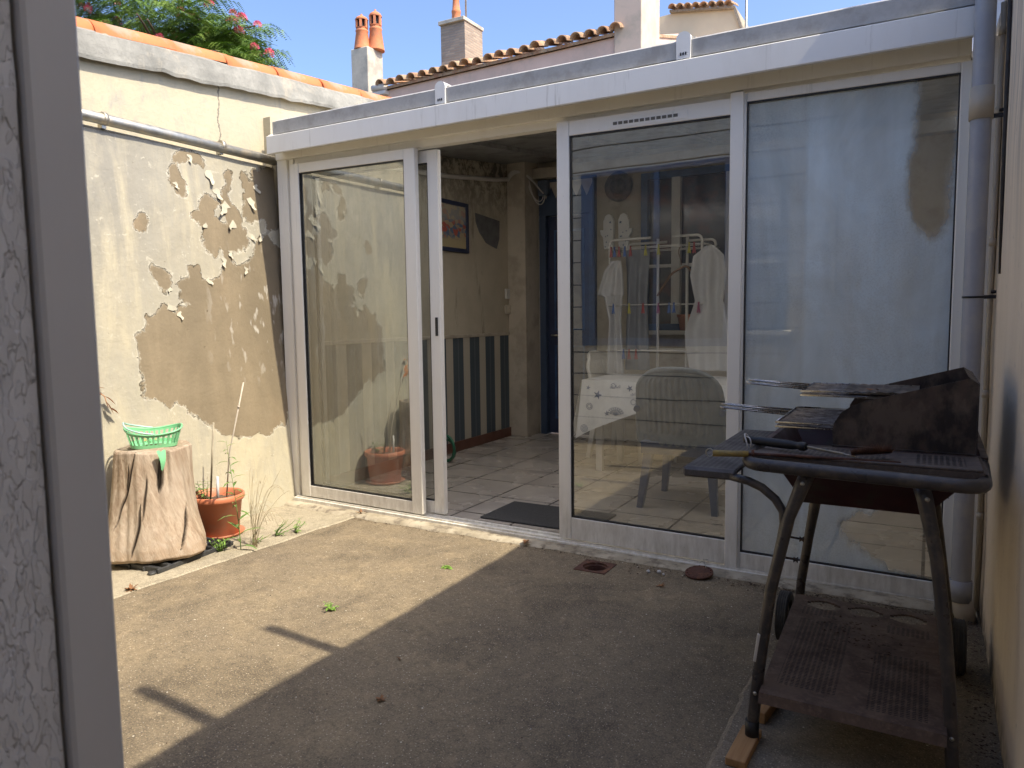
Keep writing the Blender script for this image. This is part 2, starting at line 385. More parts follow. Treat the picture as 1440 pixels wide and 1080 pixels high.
# ------------------------------------------------------------------ ground
DX0,DX1,DY0,DY1=-1.50,-1.34,3.235,3.395
def flat(rects,z,name,mat):
    b=MB()
    for(x0,x1,y0,y1)in rects: b.quad((x0,y0,z),(x1,y0,z),(x1,y1,z),(x0,y1,z))
    return struct(b.build(name,mat,fix=False))
g=flat([(-60,DX0,-40,90),(DX1,60,-40,90),(DX0,DX1,-40,DY0),(DX0,DX1,DY1,90)],0,'courtyard_ground',M['asphalt'])
b=MB()
# side slab under the barbecue, with a ragged edge
pts=[]; ys=[0.4+i*.03 for i in range(77)]
for y in ys: pts.append((-.49+.018*noise.noise(Vector((0,y*6,0)))+.01*noise.noise(Vector((3,y*25,0))),y))
poly=[(p[0],p[1]) for p in pts]+[(.21,ys[-1]),(.21,ys[0])]
for i in range(len(pts)-1):
    z=.012; a,c=pts[i],pts[i+1]
    b.add([(a[0]-.015,a[1],.001),(a[0],a[1],z),(c[0],c[1],z),(c[0]-.015,c[1],.001)],[(0,1,2,3)])
    b.quad((a[0],a[1],z),(.21,a[1],z),(.21,c[1],z),(c[0],c[1],z))
struct(b.build('side_slab',M['slab'],fix=False))
# concrete strip along the left wall
b=MB(); ys=[.4+i*.04 for i in range(81)]
for i in range(80):
    f=lambda y:-3.14+.05*(3.17-y)*-1.6*.5+.02*noise.noise(Vector((1,y*4,0)))+.008*noise.noise(Vector((5,y*22,0)))
    y0,y1=ys[i],ys[i+1]; z=.006
    b.add([(f(y0)+.01,y0,.001),(f(y0),y0,z),(f(y1),y1,z),(f(y1)+.01,y1,.001)],[(0,1,2,3)])
    b.quad((f(y0),y0,z),(-3.9,y0,z),(-3.9,y1,z),(f(y1),y1,z))
struct(b.build('wall_base_strip',M['strip'],fix=False))

# ------------------------------------------------------------------ left boundary wall
BIG=[(2.532,1.177),(2.581,1.215),(2.605,1.254),(2.665,1.294),(2.716,1.334),(2.778,1.293),(2.803,1.33),(2.885,1.352),(2.838,1.355),(2.826,1.396),(2.816,1.458),(2.841,1.491),(2.909,1.502),(2.908,1.561),(2.967,1.568),(2.982,1.484),(3.058,1.482),(3.132,1.502),(3.147,1.577),(3.167,1.643),(3.154,1.708),(3.129,1.723),(3.119,1.64),(3.092,1.63),(3.049,1.678),(3.023,1.761),(3.051,1.806),(3.014,1.857),(2.966,1.881),(3.017,1.908),(3.012,1.982),(3.074,2.016),(3.138,1.965),(3.094,1.929),(3.158,1.859),(3.236,1.815),(3.348,1.825),(3.372,1.747),(3.313,1.711),(3.213,1.703),(3.204,1.646),(3.251,1.6),(3.317,1.59),(3.396,1.671),(3.443,1.775),(3.504,1.803),(3.562,1.752),(3.654,1.722),(3.838,1.735),(3.786,.743),(3.752,.746),(3.685,.728),(3.611,.686),(3.556,.619),(3.527,.55),(3.504,.577),(3.483,.541),(3.39,.511),(3.303,.533),(3.161,.521),(3.055,.546),(2.991,.621),(2.908,.662),(2.813,.721),(2.724,.79),(2.686,.765),(2.613,.813),(2.558,.839),(2.537,.98),(2.526,1.138)]
SM=[[(2.675,1.553),(2.769,1.517),(2.77,1.446),(2.734,1.425),(2.702,1.454),(2.667,1.508)],
[(2.848,2.155),(2.889,2.157),(2.913,2.059),(2.903,1.991),(2.873,1.998),(2.825,2.066)],
[(2.906,2.241),(2.979,2.264),(3.052,2.247),(3.069,2.203),(3.0,2.207),(2.953,2.234),(2.921,2.198),(2.885,2.186)],
[(3.36,2.18),(3.465,2.15),(3.506,2.056),(3.546,1.969),(3.408,1.874),(3.339,1.923),(3.367,2.049)],
[(3.44,2.221),(3.687,2.279),(3.69,1.9),(3.53,1.86),(3.52,2.0),(3.453,2.162)],
[(2.607,1.841),(2.639,1.835),(2.639,1.762),(2.597,1.772)],
[(3.229,2.166),(3.27,2.178),(3.257,2.067),(3.231,2.085)],
[(3.209,2.06),(3.298,1.94),(3.313,1.831),(3.225,1.866),(3.177,1.959)]]
def sdist(p,poly):
    x,y=p; ins=False; dm=1e9; n=len(poly)
    for i in range(n):
        x0,y0=poly[i];x1,y1=poly[(i+1)%n]
        if (y0>y)!=(y1>y) and x<(x1-x0)*(y-y0)/(y1-y0)+x0: ins=not ins
        dx,dy=x1-x0,y1-y0; t=max(0,min(1,((x-x0)*dx+(y-y0)*dy)/(dx*dx+dy*dy+1e-12)))
        d=(x-x0-t*dx)**2+(y-y0-t*dy)**2
        if d<dm: dm=d
    d=math.sqrt(dm); return d if ins else -d
def leanx(z): return -3.735-.064*z
def ledge(y): return 2.63+.088*(y-2.38)
def ctop(y): return 2.80+.084*(y-2.38)
lw=thing('boundary_wall',(-3.9,2.,0),'old cream rendered wall with peeling plaster and orange tile coping, behind the tree stump','wall')
def bbox(p): return min(q[0] for q in p)-.15,max(q[0] for q in p)+.15,min(q[1] for q in p)-.15,max(q[1] for q in p)+.15
BB=[(bbox(p),p) for p in [BIG]+SM]
b=MB(); NY,NZ=170,125; Y0,Y1,Z1=.0,3.63,2.275; sdv=[]
ysv=[Y0+(2.3-Y0)*i/40 for i in range(40)]+[2.3+(Y1-2.3)*i/130 for i in range(131)]
def lwz(v): return v*Z1
vs=[]
for j in range(NZ+1):
    z=lwz(j/NZ)
    for y in ysv:
        d=-.4
        for (bb,p) in BB:
            if bb[0]<y<bb[1] and bb[2]<z<bb[3]: d=max(d,sdist((y,z),p))
        sdv.append(max(d,-.4))
        x=leanx(z)+.010*noise.noise(Vector((0,y*1.4,z*1.4)))+.003*noise.noise(Vector((4,y*7,z*7)))
        zz=z-.012*(y-2.3)*(j/NZ) if y>2.3 else z
        vs.append((x,y,zz))
n1=len(ysv)
b.add(vs,[(j*n1+i,j*n1+i+1,(j+1)*n1+i+1,(j+1)*n1+i) for j in range(NZ) for i in range(n1-1)],True)
b.attr={'sd':sdv}
b.build('plaster',M['plaster'],lw,fix=False)
M['flake']=simple('paint_flake',(.50,.46,.36),(.38,.36,.29),30,.9,bump=.2)
for (fy,fz,fl_,fa) in ((3.10,2.16,.09,-1.4),(3.14,2.05,.07,-1.1),(3.22,1.97,.10,-2.3),(3.27,1.86,.08,-2.5),(3.36,1.80,.07,-.6),(3.21,1.68,.05,-1.5),(3.33,1.58,.05,-2.0),(3.40,2.03,.08,-1.2),(2.73,1.33,.06,-.3),(2.80,1.30,.05,-1.2),(2.77,1.44,.04,-2.2),(3.16,1.63,.06,-1.7),(3.06,1.83,.05,-2.6),(2.86,2.05,.04,-1.2),(3.48,1.80,.06,-2.2),(3.02,1.50,.05,-.8),(2.98,2.23,.05,-1.6),(3.45,2.12,.06,-1.0)):
    b=MB(); dy,dz=math.cos(fa),math.sin(fa); vs=[]
    for i in range(6):
        t=i/5; w_=fl_*.30*(1-.75*t**1.5)*(1+.3*math.sin(fy*40+i*2)); lift=.001+.016*t*t*(fl_/.07)
        cy_,cz_=fy+dy*fl_*t+.006*math.sin(i*1.7+fz*30),fz+dz*fl_*t
        for sg in(-1,1): vs.append((leanx(cz_)+.010*noise.noise(Vector((0,cy_*1.4,cz_*1.4)))+lift+.001,cy_-dz*w_*sg,cz_+dy*w_*sg))
    b.add(vs,[(2*i,2*i+1,2*i+3,2*i+2) for i in range(5)],False); b.build('paint_flake',M['flake'],lw,fix=False)
b=MB()
b.prism([(0,2.1),(7.4,2.1),(7.4,ledge(7.4)+.03),(0,ledge(0)+.03)],0,-4.2,-3.97)
b.add([(-3.97,Y0,2.27),(leanx(2.27),Y0,2.275),(leanx(2.27),Y1,2.26),(-3.97,Y1,2.27)],[(0,1,2,3)])
b.add([(-4.2,Y1,0),(leanx(0),Y1,0),(leanx(2.26),Y1,2.26),(-4.2,Y1,2.26)],[(0,1,2,3)])
# upper wall runs on beside the veranda
b.box(-4.2,-3.905,3.64,7.4,0,2.6)
b.build('upper_wall',M['upwall'],lw)
b=MB()   # parapet cap: uneven lower lip
nn=220; ring=[]
for i in range(nn+1):
    y=7.4*i/nn; e=.012*noise.noise(Vector((0,y*3,1)))+.010*noise.noise(Vector((0,y*11,4)))
    zl=ledge(y)+e; zt=ctop(y)+.012*noise.noise(Vector((9,y*4,0)))
    ring.append([(-4.25,y,zl+.02),(-3.955,y,zl+.03),(-3.925+e*.4,y,zl),(-3.922+e*.5,y,zl+.02),(-3.932+e*.6,y,(zl+zt)/2),(-3.95+e*.6,y,zt-.02),(-3.985,y,zt),(-4.22,y,zt),(-4.25,y,zt-.05)])
m_=len(ring[0]); vs=[p for r_ in ring for p in r_]
b.add(vs,[(i*m_+k,i*m_+(k+1)%m_,(i+1)*m_+(k+1)%m_,(i+1)*m_+k) for i in range(nn) for k in range(m_)],False)
b.add(ring[0],[tuple(range(m_))]); b.add(ring[-1],[tuple(range(m_))])
b.build('parapet_cap',M['cap'],lw)
def halftile(r0,r1,L,th=.013,n=14,flat=.8):
    b=MB(); vs=[]
    for (r,y) in((r0,0),(r1,L)):
        for k in range(n+1):
            a=math.pi*k/n; vs.append((r*math.cos(a),y,r*math.sin(a)*flat))
        for k in range(n+1):
            a=math.pi*k/n; vs.append(((r-th)*math.cos(a),y,(r-th)*math.sin(a)*flat))
    N=n+1; fs=[]
    for k in range(n):
        fs+=[(k,k+1,2*N+k+1,2*N+k),(N+k,3*N+k,3*N+k+1,N+k+1),(k,N+k,N+k+1,k+1),(2*N+k,2*N+k+1,3*N+k+1,3*N+k)]
    b.add(vs,fs,True); return b
tb=halftile(.115,.098,.50)
t0=None; y=-.1; i=0
while y<7.2:
    if t0 is None: o=tb.build('coping_tile',M['terra'],None); t0=o; me_t=o.data
    else: o=t0.copy(); col.objects.link(o)
    o.parent=lw
    o.location=Vector((-4.085+random.uniform(-.008,.008),y,ctop(y)-.012+random.uniform(-.004,.006)))-lw.location
    o.rotation_euler=(math.atan(.084)+R(1.6),random.uniform(-.02,.02),random.uniform(-.02,.02))
    y+=.44+random.uniform(-.02,.02); i+=1
# mortar blobs at the tile joints
b=MB()
for k in range(16):
    yy=-.1+k*.44+random.uniform(-.02,.02); s_=random.uniform(.5,.9)
    cz=ctop(yy)+.0; b.lathe((-3.995,yy,cz-.02),[(0,.035*s_),(.02*s_,.03*s_),(.035*s_,.012),(.04*s_,-.01),(0.03*s_,-.02)],9,True,1,1.8,lambda p,a:p*(1+.35*noise.noise(p*40+Vector((yy,0,0)))))
b.build('mortar',M['mortar'],lw)
# metal pipe along the ledge of the wall
p=thing('steel_pipe',(-3.86,2.5,2.3),'weathered galvanised pipe running along the ledge of the peeling cream wall','pipe')
b=MB(); b.tube([(-3.862,.3,2.335),(-3.862,2.9,2.313),(-3.862,3.635,2.302)],.03,14); b.build('tube',M['steel'],p)
for yy in (1.2,2.45,3.2):
    b=MB(); b.tube([(-3.862,yy-.012,2.32),(-3.862,yy+.012,2.32)],.034,14); b.box(-3.9,-3.862,yy-.012,yy+.012,2.27,2.30); b.build('clip',M['steel'],p)

# ------------------------------------------------------------------ right wall and house on the camera side
rw=thing('boundary_wall',(.31,2,0),'tall shaded beige rendered wall with dark streaks beside the barbecue and downpipe','wall')
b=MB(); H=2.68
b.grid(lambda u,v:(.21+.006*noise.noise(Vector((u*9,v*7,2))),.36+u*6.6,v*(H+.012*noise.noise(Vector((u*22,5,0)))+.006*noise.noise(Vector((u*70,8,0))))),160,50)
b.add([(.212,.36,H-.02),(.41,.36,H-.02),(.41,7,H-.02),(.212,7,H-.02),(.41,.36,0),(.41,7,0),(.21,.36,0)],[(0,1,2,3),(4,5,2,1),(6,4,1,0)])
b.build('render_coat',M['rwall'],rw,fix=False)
b=MB(); b.tube([(.204,3.33,2.66),(.203,3.30,2.6),(.205,3.28,2.2),(.203,3.255,1.8),(.205,3.225,1.38)],[.008,.009,.008,.007,.004],6); b.build('dark_streak',simple('dark_streak',(.03,.026,.024),None,20,.7),rw)  # thin tapered tube standing in for the dark crack stain down the wall
M['postmetal']=simple('painted_post',(.4,.4,.38),None,10,.5)
for yy in (1.29,1.85):
    p=tag(MB().box(.285,.335,yy-.026,yy+.026,H-.02,H+.61,.004).build('wall_post',M['postmetal']),'short grey post standing on top of the right wall, '+('nearer' if yy<1.5 else 'farther')+' one','post','posts on the right wall')
# camera-side house: weatherboard wall with a blue window, doorway with the jamb at the left
M['board']=simple('cream_weatherboard',(.58,.55,.47),(.52,.49,.42),6,.6,bump=.1,c3=(.44,.41,.35),s3=5)
M['blue']=simple('blue_woodwork',(.045,.10,.22),(.035,.08,.18),9,.45,bump=.1,c3=(.03,.06,.13),s3=8)
M['dim']=simple('tan_yard_wall',(.50,.42,.31),None,5,.9)
h=thing('house',(-2,.2,0),'near house with a flaking white reveal and grey door jamb at the left edge','house')
b=MB()
WX0,WX1,WZ0,WZ1=-3.02,-1.55,.95,2.62
P_=.22
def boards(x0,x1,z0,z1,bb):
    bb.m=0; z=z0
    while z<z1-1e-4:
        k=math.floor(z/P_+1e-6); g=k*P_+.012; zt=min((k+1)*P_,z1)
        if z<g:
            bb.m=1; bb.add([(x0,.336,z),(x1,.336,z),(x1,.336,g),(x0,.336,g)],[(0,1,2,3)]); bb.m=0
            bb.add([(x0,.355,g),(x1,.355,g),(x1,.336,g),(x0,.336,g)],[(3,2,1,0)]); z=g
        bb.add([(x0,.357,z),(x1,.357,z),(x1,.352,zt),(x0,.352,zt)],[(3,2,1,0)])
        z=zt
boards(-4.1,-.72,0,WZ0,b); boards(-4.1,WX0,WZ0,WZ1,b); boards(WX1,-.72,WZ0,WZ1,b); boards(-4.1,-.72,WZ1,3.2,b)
b.build('weatherboards',[M['board'],simple('groove_shade',(.05,.045,.04),None,9,.95)],h,fix=False)  # dark groove strips: the shade between boards is put into the colour
b=MB(); b.box(-4.1,-.63,.0,.33,0,WZ0); b.box(-4.1,WX0,0,.33,WZ0,WZ1); b.box(WX1,-.63,0,.33,WZ0,WZ1); b.box(-4.1,-.63,0,.33,WZ1,3.2); 
b.box(-4.1,-3.9,-3,0,0,2.9); b.box(.41,.6,-3.6,.34,0,4.6); b.box(-2.2,.41,-3.6,-3.4,0,4.4)  # unseen walls; the right one is raised to keep sun off the reveal
b.build('masonry',M['dim'],h)
b=MB(); b.grid(lambda u,v:(-.622+.0016*noise.noise(Vector((u*8,v*60,0))),-.35+u*.675,v*2.35),40,140); b.build('reveal',M['flaky'],h,fix=False)
b=MB(); b.box(-.70,-.612,.3285,.372,0,2.35,.003); b.build('door_jamb',M['jamb'],h)
wn=MB()
wn.box(WX0-.02,WX0+.10,.30,.375,WZ0,WZ1); wn.box(WX1-.10,WX1+.02,.30,.375,WZ0,WZ1); wn.box(WX0+.1,WX1-.1,.30,.37,WZ1-.04,WZ1); wn.box(WX0+.1,WX1-.1,.30,.37,WZ0,WZ0+.07); wn.box(-2.31,-2.26,.31,.36,WZ0+.07,WZ1-.04)
wf=wn.build('window',M['blue'],h)
MB().box(WX0+.1,WX1-.1,.32,.33,WZ0+.07,WZ1-.04).build('pane',M['darkglass'],wf)

# ------------------------------------------------------------------ veranda
ver=thing('veranda',(-1.8,3.6,0),'glazed lean-to veranda with white aluminium sliding doors, one pane fogged','veranda')
def sh(b,keep=2.28):   # the sill falls slightly towards the right
    b.v=[(x,y,z-.012*(x+3.6)) for (x,y,z) in b.v]; return b
def sash(name,x0,x1,y0,y1,zb,zt,gx0,gx1,gz0,gz1,gm,attr=None,label=None):
    b=MB(); B=.003
    b.box(x0,gx0,y0,y1,zb,zt,B); b.box(gx1,x1,y0,y1,zb,zt,B)
    b.box(gx0,gx1,y0+.002,y1-.002,zb,gz0,B); b.box(gx0,gx1,y0+.002,y1-.002,gz1,zt,B)
    s_=sh(b).build(name,M['alu'],ver)
    if label: s_['label']=label
    b=MB(); g_=.006; yy=y0+.006
    b.box(gx0,gx0+g_,yy,yy+.02,gz0,gz1); b.box(gx1-g_,gx1,yy,yy+.02,gz0,gz1); b.box(gx0+g_,gx1-g_,yy,yy+.02,gz0,gz0+g_); b.box(gx0+g_,gx1-g_,yy,yy+.02,gz1-g_,gz1)
    sh(b).build('gasket',M['gasket'],s_)
    yy=(y0+y1)/2; b=MB()
    if attr:
        nx,nz=60,150; a=[]
        def f(u,v): return (gx0+.004+(gx1-gx0-.008)*u,yy,gz0+.004+(gz1-gz0-.008)*v)
        b.grid(f,nx,nz,False); b.v=b.v
        for q in b.v: a.append(max(max(sdist((q[0],q[2]),pp) for pp in attr),-.4))
        sh(b); b.attr={'sd':a}; b.build('glass',gm,s_,fix=False)
    else:
        b.quad((gx0+.004,yy,gz0+.004),(gx1-.004,yy,gz0+.004),(gx1-.004,yy,gz1-.004),(gx0+.004,yy,gz1-.004)); sh(b).build('glass',gm,s_,fix=False)
    return s_
sash('sliding_door',-3.655,-2.655,3.555,3.595,.065,2.245,-3.58,-2.735,.14,2.185,M['glass1'],label='leftmost dusty pane, closed')
s2=sash('sliding_door',-3.60,-2.54,3.62,3.66,.065,2.235,-3.53,-2.612,.14,2.165,M['glass2'])
b=MB(); b.box(-2.575,-2.557,3.614,3.6215,1.15,1.26,.002); sh(b).build('handle',M['gasket'],s2)
s3=sash('sliding_door',-1.735,-.80,3.555,3.595,.065,2.27,-1.664,-.838,.185,2.195,M['glass3'])
b=MB()
for k in range(12): b.box(-1.42+k*.028,-1.42+k*.028+.021,3.552,3.556,2.218,2.232)
sh(b).build('vent_slots',simple('vent_dark',(.16,.15,.13),None,9,.7),s3)
b=MB(); b.box(-1.44,-1.045,3.5545,3.5575,2.205,2.245,.001); sh(b).build('vent_plate',M['alu'],s3)
P4=[[(-.085,2.232),(-.076,1.969),(-.092,1.838),(-.078,1.726),(-.055,1.635),(-.014,1.576),(.004,1.63),(.013,1.794),(.033,1.901),(.054,2.113),(.079,2.24)],
[(-.31,.29),(-.251,.331),(-.164,.375),(.069,.443),(.069,.069),(-.013,.111),(-.158,.166),(-.227,.189)]]
P4=[[(x,z+.012*(x+3.6)) for x,z in q] for q in P4]
sash('fixed_window',-.80,.105,3.561,3.605,.05,2.285,-.772,.066,.135,2.245,M['glass4'],P4,'fogged right-hand pane')
b=MB(); b.box(-.842,-.782,3.548,3.61,.05,2.29,.003); sh(b).build('post',M['alu'],ver)
b=MB(); b.box(-3.79,-3.70,3.575,3.67,.03,2.34,.003); b.box(-3.70,-3.655,3.59,3.66,.03,2.34,.003); sh(b).build('post',M['alu'],ver)
b=MB(); b.box(.105,.207,3.545,3.66,.03,2.36,.003); sh(b).build('post',M['alu'],ver)
b=MB(); b.box(-3.79,.10,3.565,3.665,2.285,2.385,.003); b.box(-3.70,-.80,3.60,3.662,2.246,2.285); b.v=[(x,y,z-.006*(x+3.6)) for x,y,z in b.v]; b.build('header',M['alu'],ver)
b=MB(); b.box(-3.72,.105,3.535,3.675,.02,.050,.002); b.box(-3.70,.1,3.605,3.612,.05,.062); b.box(-3.70,.1,3.546,3.552,.05,.060)
for xx in (-3.42,-3.15,-2.88): b.box(xx,xx+.03,3.533,3.536,.028,.036)
sh(b).build('bottom_track',M['alu'],ver)
# gutter
b=MB()
b.prism([(3.44,2.30),(3.445,2.295),(3.56,2.335),(3.57,2.345),(3.57,2.41),(3.447,2.41),(3.44,2.405)],0,-3.73,.10)
gt=b.build('gutter',M['gutter'],ver)
b=MB(); b.prism([(3.4475,2.2925),(3.572,2.336),(3.572,2.343),(3.45,2.30)],0,-3.725,.099); b.build('soffit',M['soffit'],gt)
b=MB(); b.box(-3.66,.15,3.475,3.60,2.408,2.418); b.build('shadow_gap',M['gasket'],ver)
b=MB(); b.prism([(3.462,2.421),(3.456,2.495),(3.47,2.505),(3.62,2.515),(3.62,2.421)],0,-3.66,.15); b.box(-3.70,-3.66,3.465,3.6,2.418,2.50,.002)
b.build('roof_edge',M['roofedge'],ver)
for xx in (-2.39,-1.035):
    b=MB(); pr=[(xx-.032,2.415),(xx+.032,2.415),(xx+.034,2.49)]+[(xx+.034*math.cos(a),2.505+.03*math.sin(a)) for a in [math.pi*k/8 for k in range(9)]]+[(xx-.034,2.49)]
    b.prism(pr,1,3.449,3.53); b.build('rafter_cap',M['gutter'],ver)
    b=MB(); b.obox((xx+.042,3.49,2.506),(.022,.05,.008),Matrix.Rotation(.2,3,'Y')); b.build('cap_tongue',M['soffit'],ver); b=MB()
    for q in(-.012,0,.012): b.box(xx+q-.003,xx+q+.003,3.446,3.4495,2.43,2.442)
    b.build('cap_screw',M['gasket'],ver)
M['roofpanel']=simple('roof_panel',(.30,.30,.29),(.24,.24,.23),4,.6,bump=.1,c3=(.18,.18,.17),s3=6)
cz=lambda y:2.44+.1045*(y-3.6)
def transl(name,c,tf):
    t=NT(name); d=t.n('ShaderNodeBsdfDiffuse'); d.inputs[0].default_value=c+(1,); q=t.n('ShaderNodeBsdfTranslucent'); q.inputs[0].default_value=(1,.97,.92,1)
    m=t.n('ShaderNodeMixShader'); m.inputs[0].default_value=tf; t.L(d.outputs[0],m.inputs[1]); t.L(q.outputs[0],m.inputs[2]); return t.done(m.outputs[0])
b=MB(); b.quad((-3.9,3.61,cz(3.61)+.03),(.205,3.61,cz(3.61)+.03),(.205,4.6,cz(4.6)+.03),(-3.9,4.6,cz(4.6)+.03)); b.build('added_fill_panel',transl('fill_panel_translucent',(.6,.6,.6),.85),ver,fix=False)  # translucent roof band added out of view to brighten the dim interior
b=MB()
b.add([(-3.9,4.6,cz(4.6)),(.21,4.6,cz(4.6)),(.21,6.8,cz(6.8)),(-3.9,6.8,cz(6.8)),(-3.9,4.6,cz(4.6)+.05),(.21,4.6,cz(4.6)+.05),(.21,6.8,cz(6.8)+.05),(-3.9,6.8,cz(6.8)+.05)],[(3,2,1,0),(4,5,6,7),(0,1,5,4),(1,2,6,5),(2,3,7,6),(3,0,4,7)])
b.build('roof_panel',M['roofpanel'],ver)
for k,xx in enumerate((-3.05,-2.38,-1.7,-1.04,-.38)):
    b=MB(); b.add([(xx-.02,3.67,cz(3.67)-.035),(xx+.02,3.67,cz(3.67)-.035),(xx+.02,6.6,cz(6.6)-.035),(xx-.02,6.6,cz(6.6)-.035),(xx-.02,3.67,cz(3.67)-.002),(xx+.02,3.67,cz(3.67)-.002),(xx+.02,6.6,cz(6.6)-.002),(xx-.02,6.6,cz(6.6)-.002)],[(3,2,1,0),(0,1,5,4),(1,2,6,5),(2,3,7,6),(3,0,4,7)])
    b.build('rafter',M['roofpanel'],ver)
# cement lip under the track (part of the veranda base)
b=MB(); n=160; ring=[]
for i in range(n+1):
    x=-3.74+3.94*i/n; e=.012*noise.noise(Vector((x*5,0,0)))+.006*noise.noise(Vector((x*22,3,0))); zz=.024-.012*(x+3.6)*.5
    ring.append([(x,3.455+e*1.6,.001),(x,3.465+e*1.3,max(zz*.7,.008)),(x,3.49+e,max(zz,.012)),(x,3.54,max(zz+.004,.014)),(x,3.66,max(zz+.004,.014))])
b.add([p for r_ in ring for p in r_],[(i*5+k,i*5+k+1,(i+1)*5+k+1,(i+1)*5+k) for i in range(n) for k in range(4)],True)
b.build('cement_lip',M['curb'],ver,fix=False)
# interior
def tiles():
    t=NT('beige_floor_tile'); co=t.pos(); br=t.n('ShaderNodeTexBrick'); br.offset=0; br.squash=1
    t.L(co,br.inputs['Vector']); 
    for k,v in (('Scale',1.),('Brick Width',.42),('Row Height',.42),('Mortar Size',.008),('Mortar Smooth',.1),('Bias',0)): br.inputs[k].default_value=v
    br.inputs['Color1'].default_value=(.46,.42,.37,1); br.inputs['Color2'].default_value=(.43,.39,.34,1); br.inputs['Mortar'].default_value=(.07,.06,.05,1)
    c=t.mix(t.rng(t.noise(5,6,.65,co),.35,.65,0,.4),br.outputs['Color'],(.27,.24,.21))
    return t.done(t.pbr(c,t.rng(t.noise(3,3,.5,co),.3,.7,.18,.34),0,t.bump(br.outputs['Fac'],.3,-.002),.5))
M['tile']=tiles()
b=MB(); b.box(-3.9,.21,3.66,6.85,.0,.04); struct(b.build('veranda_floor',M['tile']))
def moldwall():
    t=NT('mouldy_cream_wall'); co=t.pos(); x=t.sep(co)
    c=t.mix(t.rng(t.noise(3,5,.6,co),.35,.65),(.50,.45,.345),(.43,.385,.295))
    md=t.math('MULTIPLY',t.rng(x[2],2.1,2.6),t.rng(t.noise(11,6,.7,co,.4),.42,.56)); c=t.mix(t.math('MULTIPLY',md,.85),c,(.05,.048,.042))
    st=t.math('MULTIPLY',t.rng(t.noise(7,5,.7,t.scale(co,(1,1,.2))),.58,.66),.6); c=t.mix(st,c,(.2,.175,.135))
    return t.done(t.pbr(c,.85,0,t.bump(t.noise(30,4,.6,co),.3,.003),.25))
M['mold']=moldwall()
def stripes():
    t=NT('striped_wainscot'); co=t.pos(); y=t.sep(co)[1]
    m=t.math('FRACT',t.math('MULTIPLY_ADD',y,1/.275,.18)); s1=t.rng(m,.60,.61); s2=t.math('MULTIPLY',t.rng(m,.285,.29),t.rng(m,.335,.33))
    c=t.mix(s1,(.075,.095,.11),(.46,.42,.34)); c=t.mix(s2,c,(.13,.155,.17))
    return t.done(t.pbr(c,.7,0,None,.3))
M['stripe']=stripes()
M['cream']=simple('cream_wall',(.50,.45,.36),(.45,.40,.32),5,.8,c3=(.38,.33,.26),s3=4)
M['white']=simple('white_paint',(.62,.60,.56),(.55,.53,.49),9,.5,bump=.05)
M['skirt']=simple('red_brown_skirting',(.13,.055,.035),None,9,.5)
b=MB(); b.prism([(3.675,.04),(6.86,.04),(6.86,2.775),(3.675,2.445)],0,-3.904,-3.70); b.build('side_wall',M['mold'],ver)
b=MB(); b.box(-3.70,-3.694,3.675,6.46,.13,1.06); b.build('wainscot',M['stripe'],ver)
b=MB(); b.box(-3.70,-3.682,3.675,6.46,1.06,1.09,.003); b.build('dado_rail',M['cream'],ver)
b=MB(); b.box(-3.70,-3.684,3.675,6.46,.04,.13); b.build('skirting',M['skirt'],ver)
b=MB(); b.box(-3.70,-3.50,6.46,6.74,.04,2.9,.004); b.build('corner_pier',M['cream'],ver)
b=MB(); b.tube([(-3.685,3.7,2.33),(-3.685,5.4,2.46),(-3.685,6.2,2.55),(-3.66,6.4,2.58)],.02,8); b.build('conduit',M['white'],ver)
b=MB(); b.box(-3.70,-3.665,3.80,3.825,.04,2.42); b.box(-3.70,-3.68,3.825,3.845,.04,2.42); b.build('vertical_trim',M['white'],ver)
b=MB(); b.prism([(5.86,2.2),(6.30,2.17),(6.29,2.0),(6.24,1.90),(6.05,1.94),(5.93,2.03),(5.87,2.12)],0,-3.70,-3.693); b.build('bare_patch',simple('bare_cement',(.15,.15,.15),(.10,.10,.10),12,.9),ver)
# house wall at the back of the veranda
bh=thing('house_wall',(-2,6.8,0),'cream house wall with dark blue door and window inside the veranda','wall')
DXa,DXb,DZ=-3.47,-2.86,2.24; VX0,VX1,VZ0,VZ1=-2.40,-1.1,1.1,2.55
b=MB(); b.box(-3.70,DXa,6.74,6.9,.04,2.95); b.box(DXa,DXb,6.745,6.9,DZ,2.95); b.box(DXb,VX0,6.74,6.9,.04,2.95); b.box(VX0,VX1,6.74,6.9,.04,VZ0); b.box(VX0,VX1,6.74,6.9,VZ1,2.95); b.box(VX1,.21,6.74,6.9,.04,2.95)
b.build('masonry',M['cream'],bh)
b=MB(); b.box(-3.6,.2,6.62,6.739,2.60,2.70,.004); b.build('beam',M['cream'],bh)
M['navy']=simple('dark_blue_door',(.03,.04,.085),(.022,.03,.065),8,.4)
b=MB(); b.box(DXa,DXa+.07,6.70,6.80,.04,DZ,.003); b.box(DXb-.07,DXb,6.70,6.80,.04,DZ,.003); b.box(DXa,DXb,6.698,6.78,DZ,2.59,.003); fr_=b.build('door_frame',simple('dull_blue_frame',(.04,.065,.115),(.035,.055,.10),9,.5),bh)
b=MB(); b.box(DXa+.07,DXb-.07,6.76,6.80,.05,DZ-.003,.003); dr=b.build('door',M['navy'],bh)
b=MB()
for z0,z1 in((.2,.95),(1.1,2.1)):
    xa,xb=DXa+.14,DXb-.14
    b.box(xa,xa+.02,6.75,6.761,z0,z1); b.box(xb-.02,xb,6.75,6.761,z0,z1); b.box(xa+.02,xb-.02,6.75,6.761,z0,z0+.02); b.box(xa+.02,xb-.02,6.75,6.761,z1-.02,z1)
b.build('panel_moulding',M['blue'],dr)
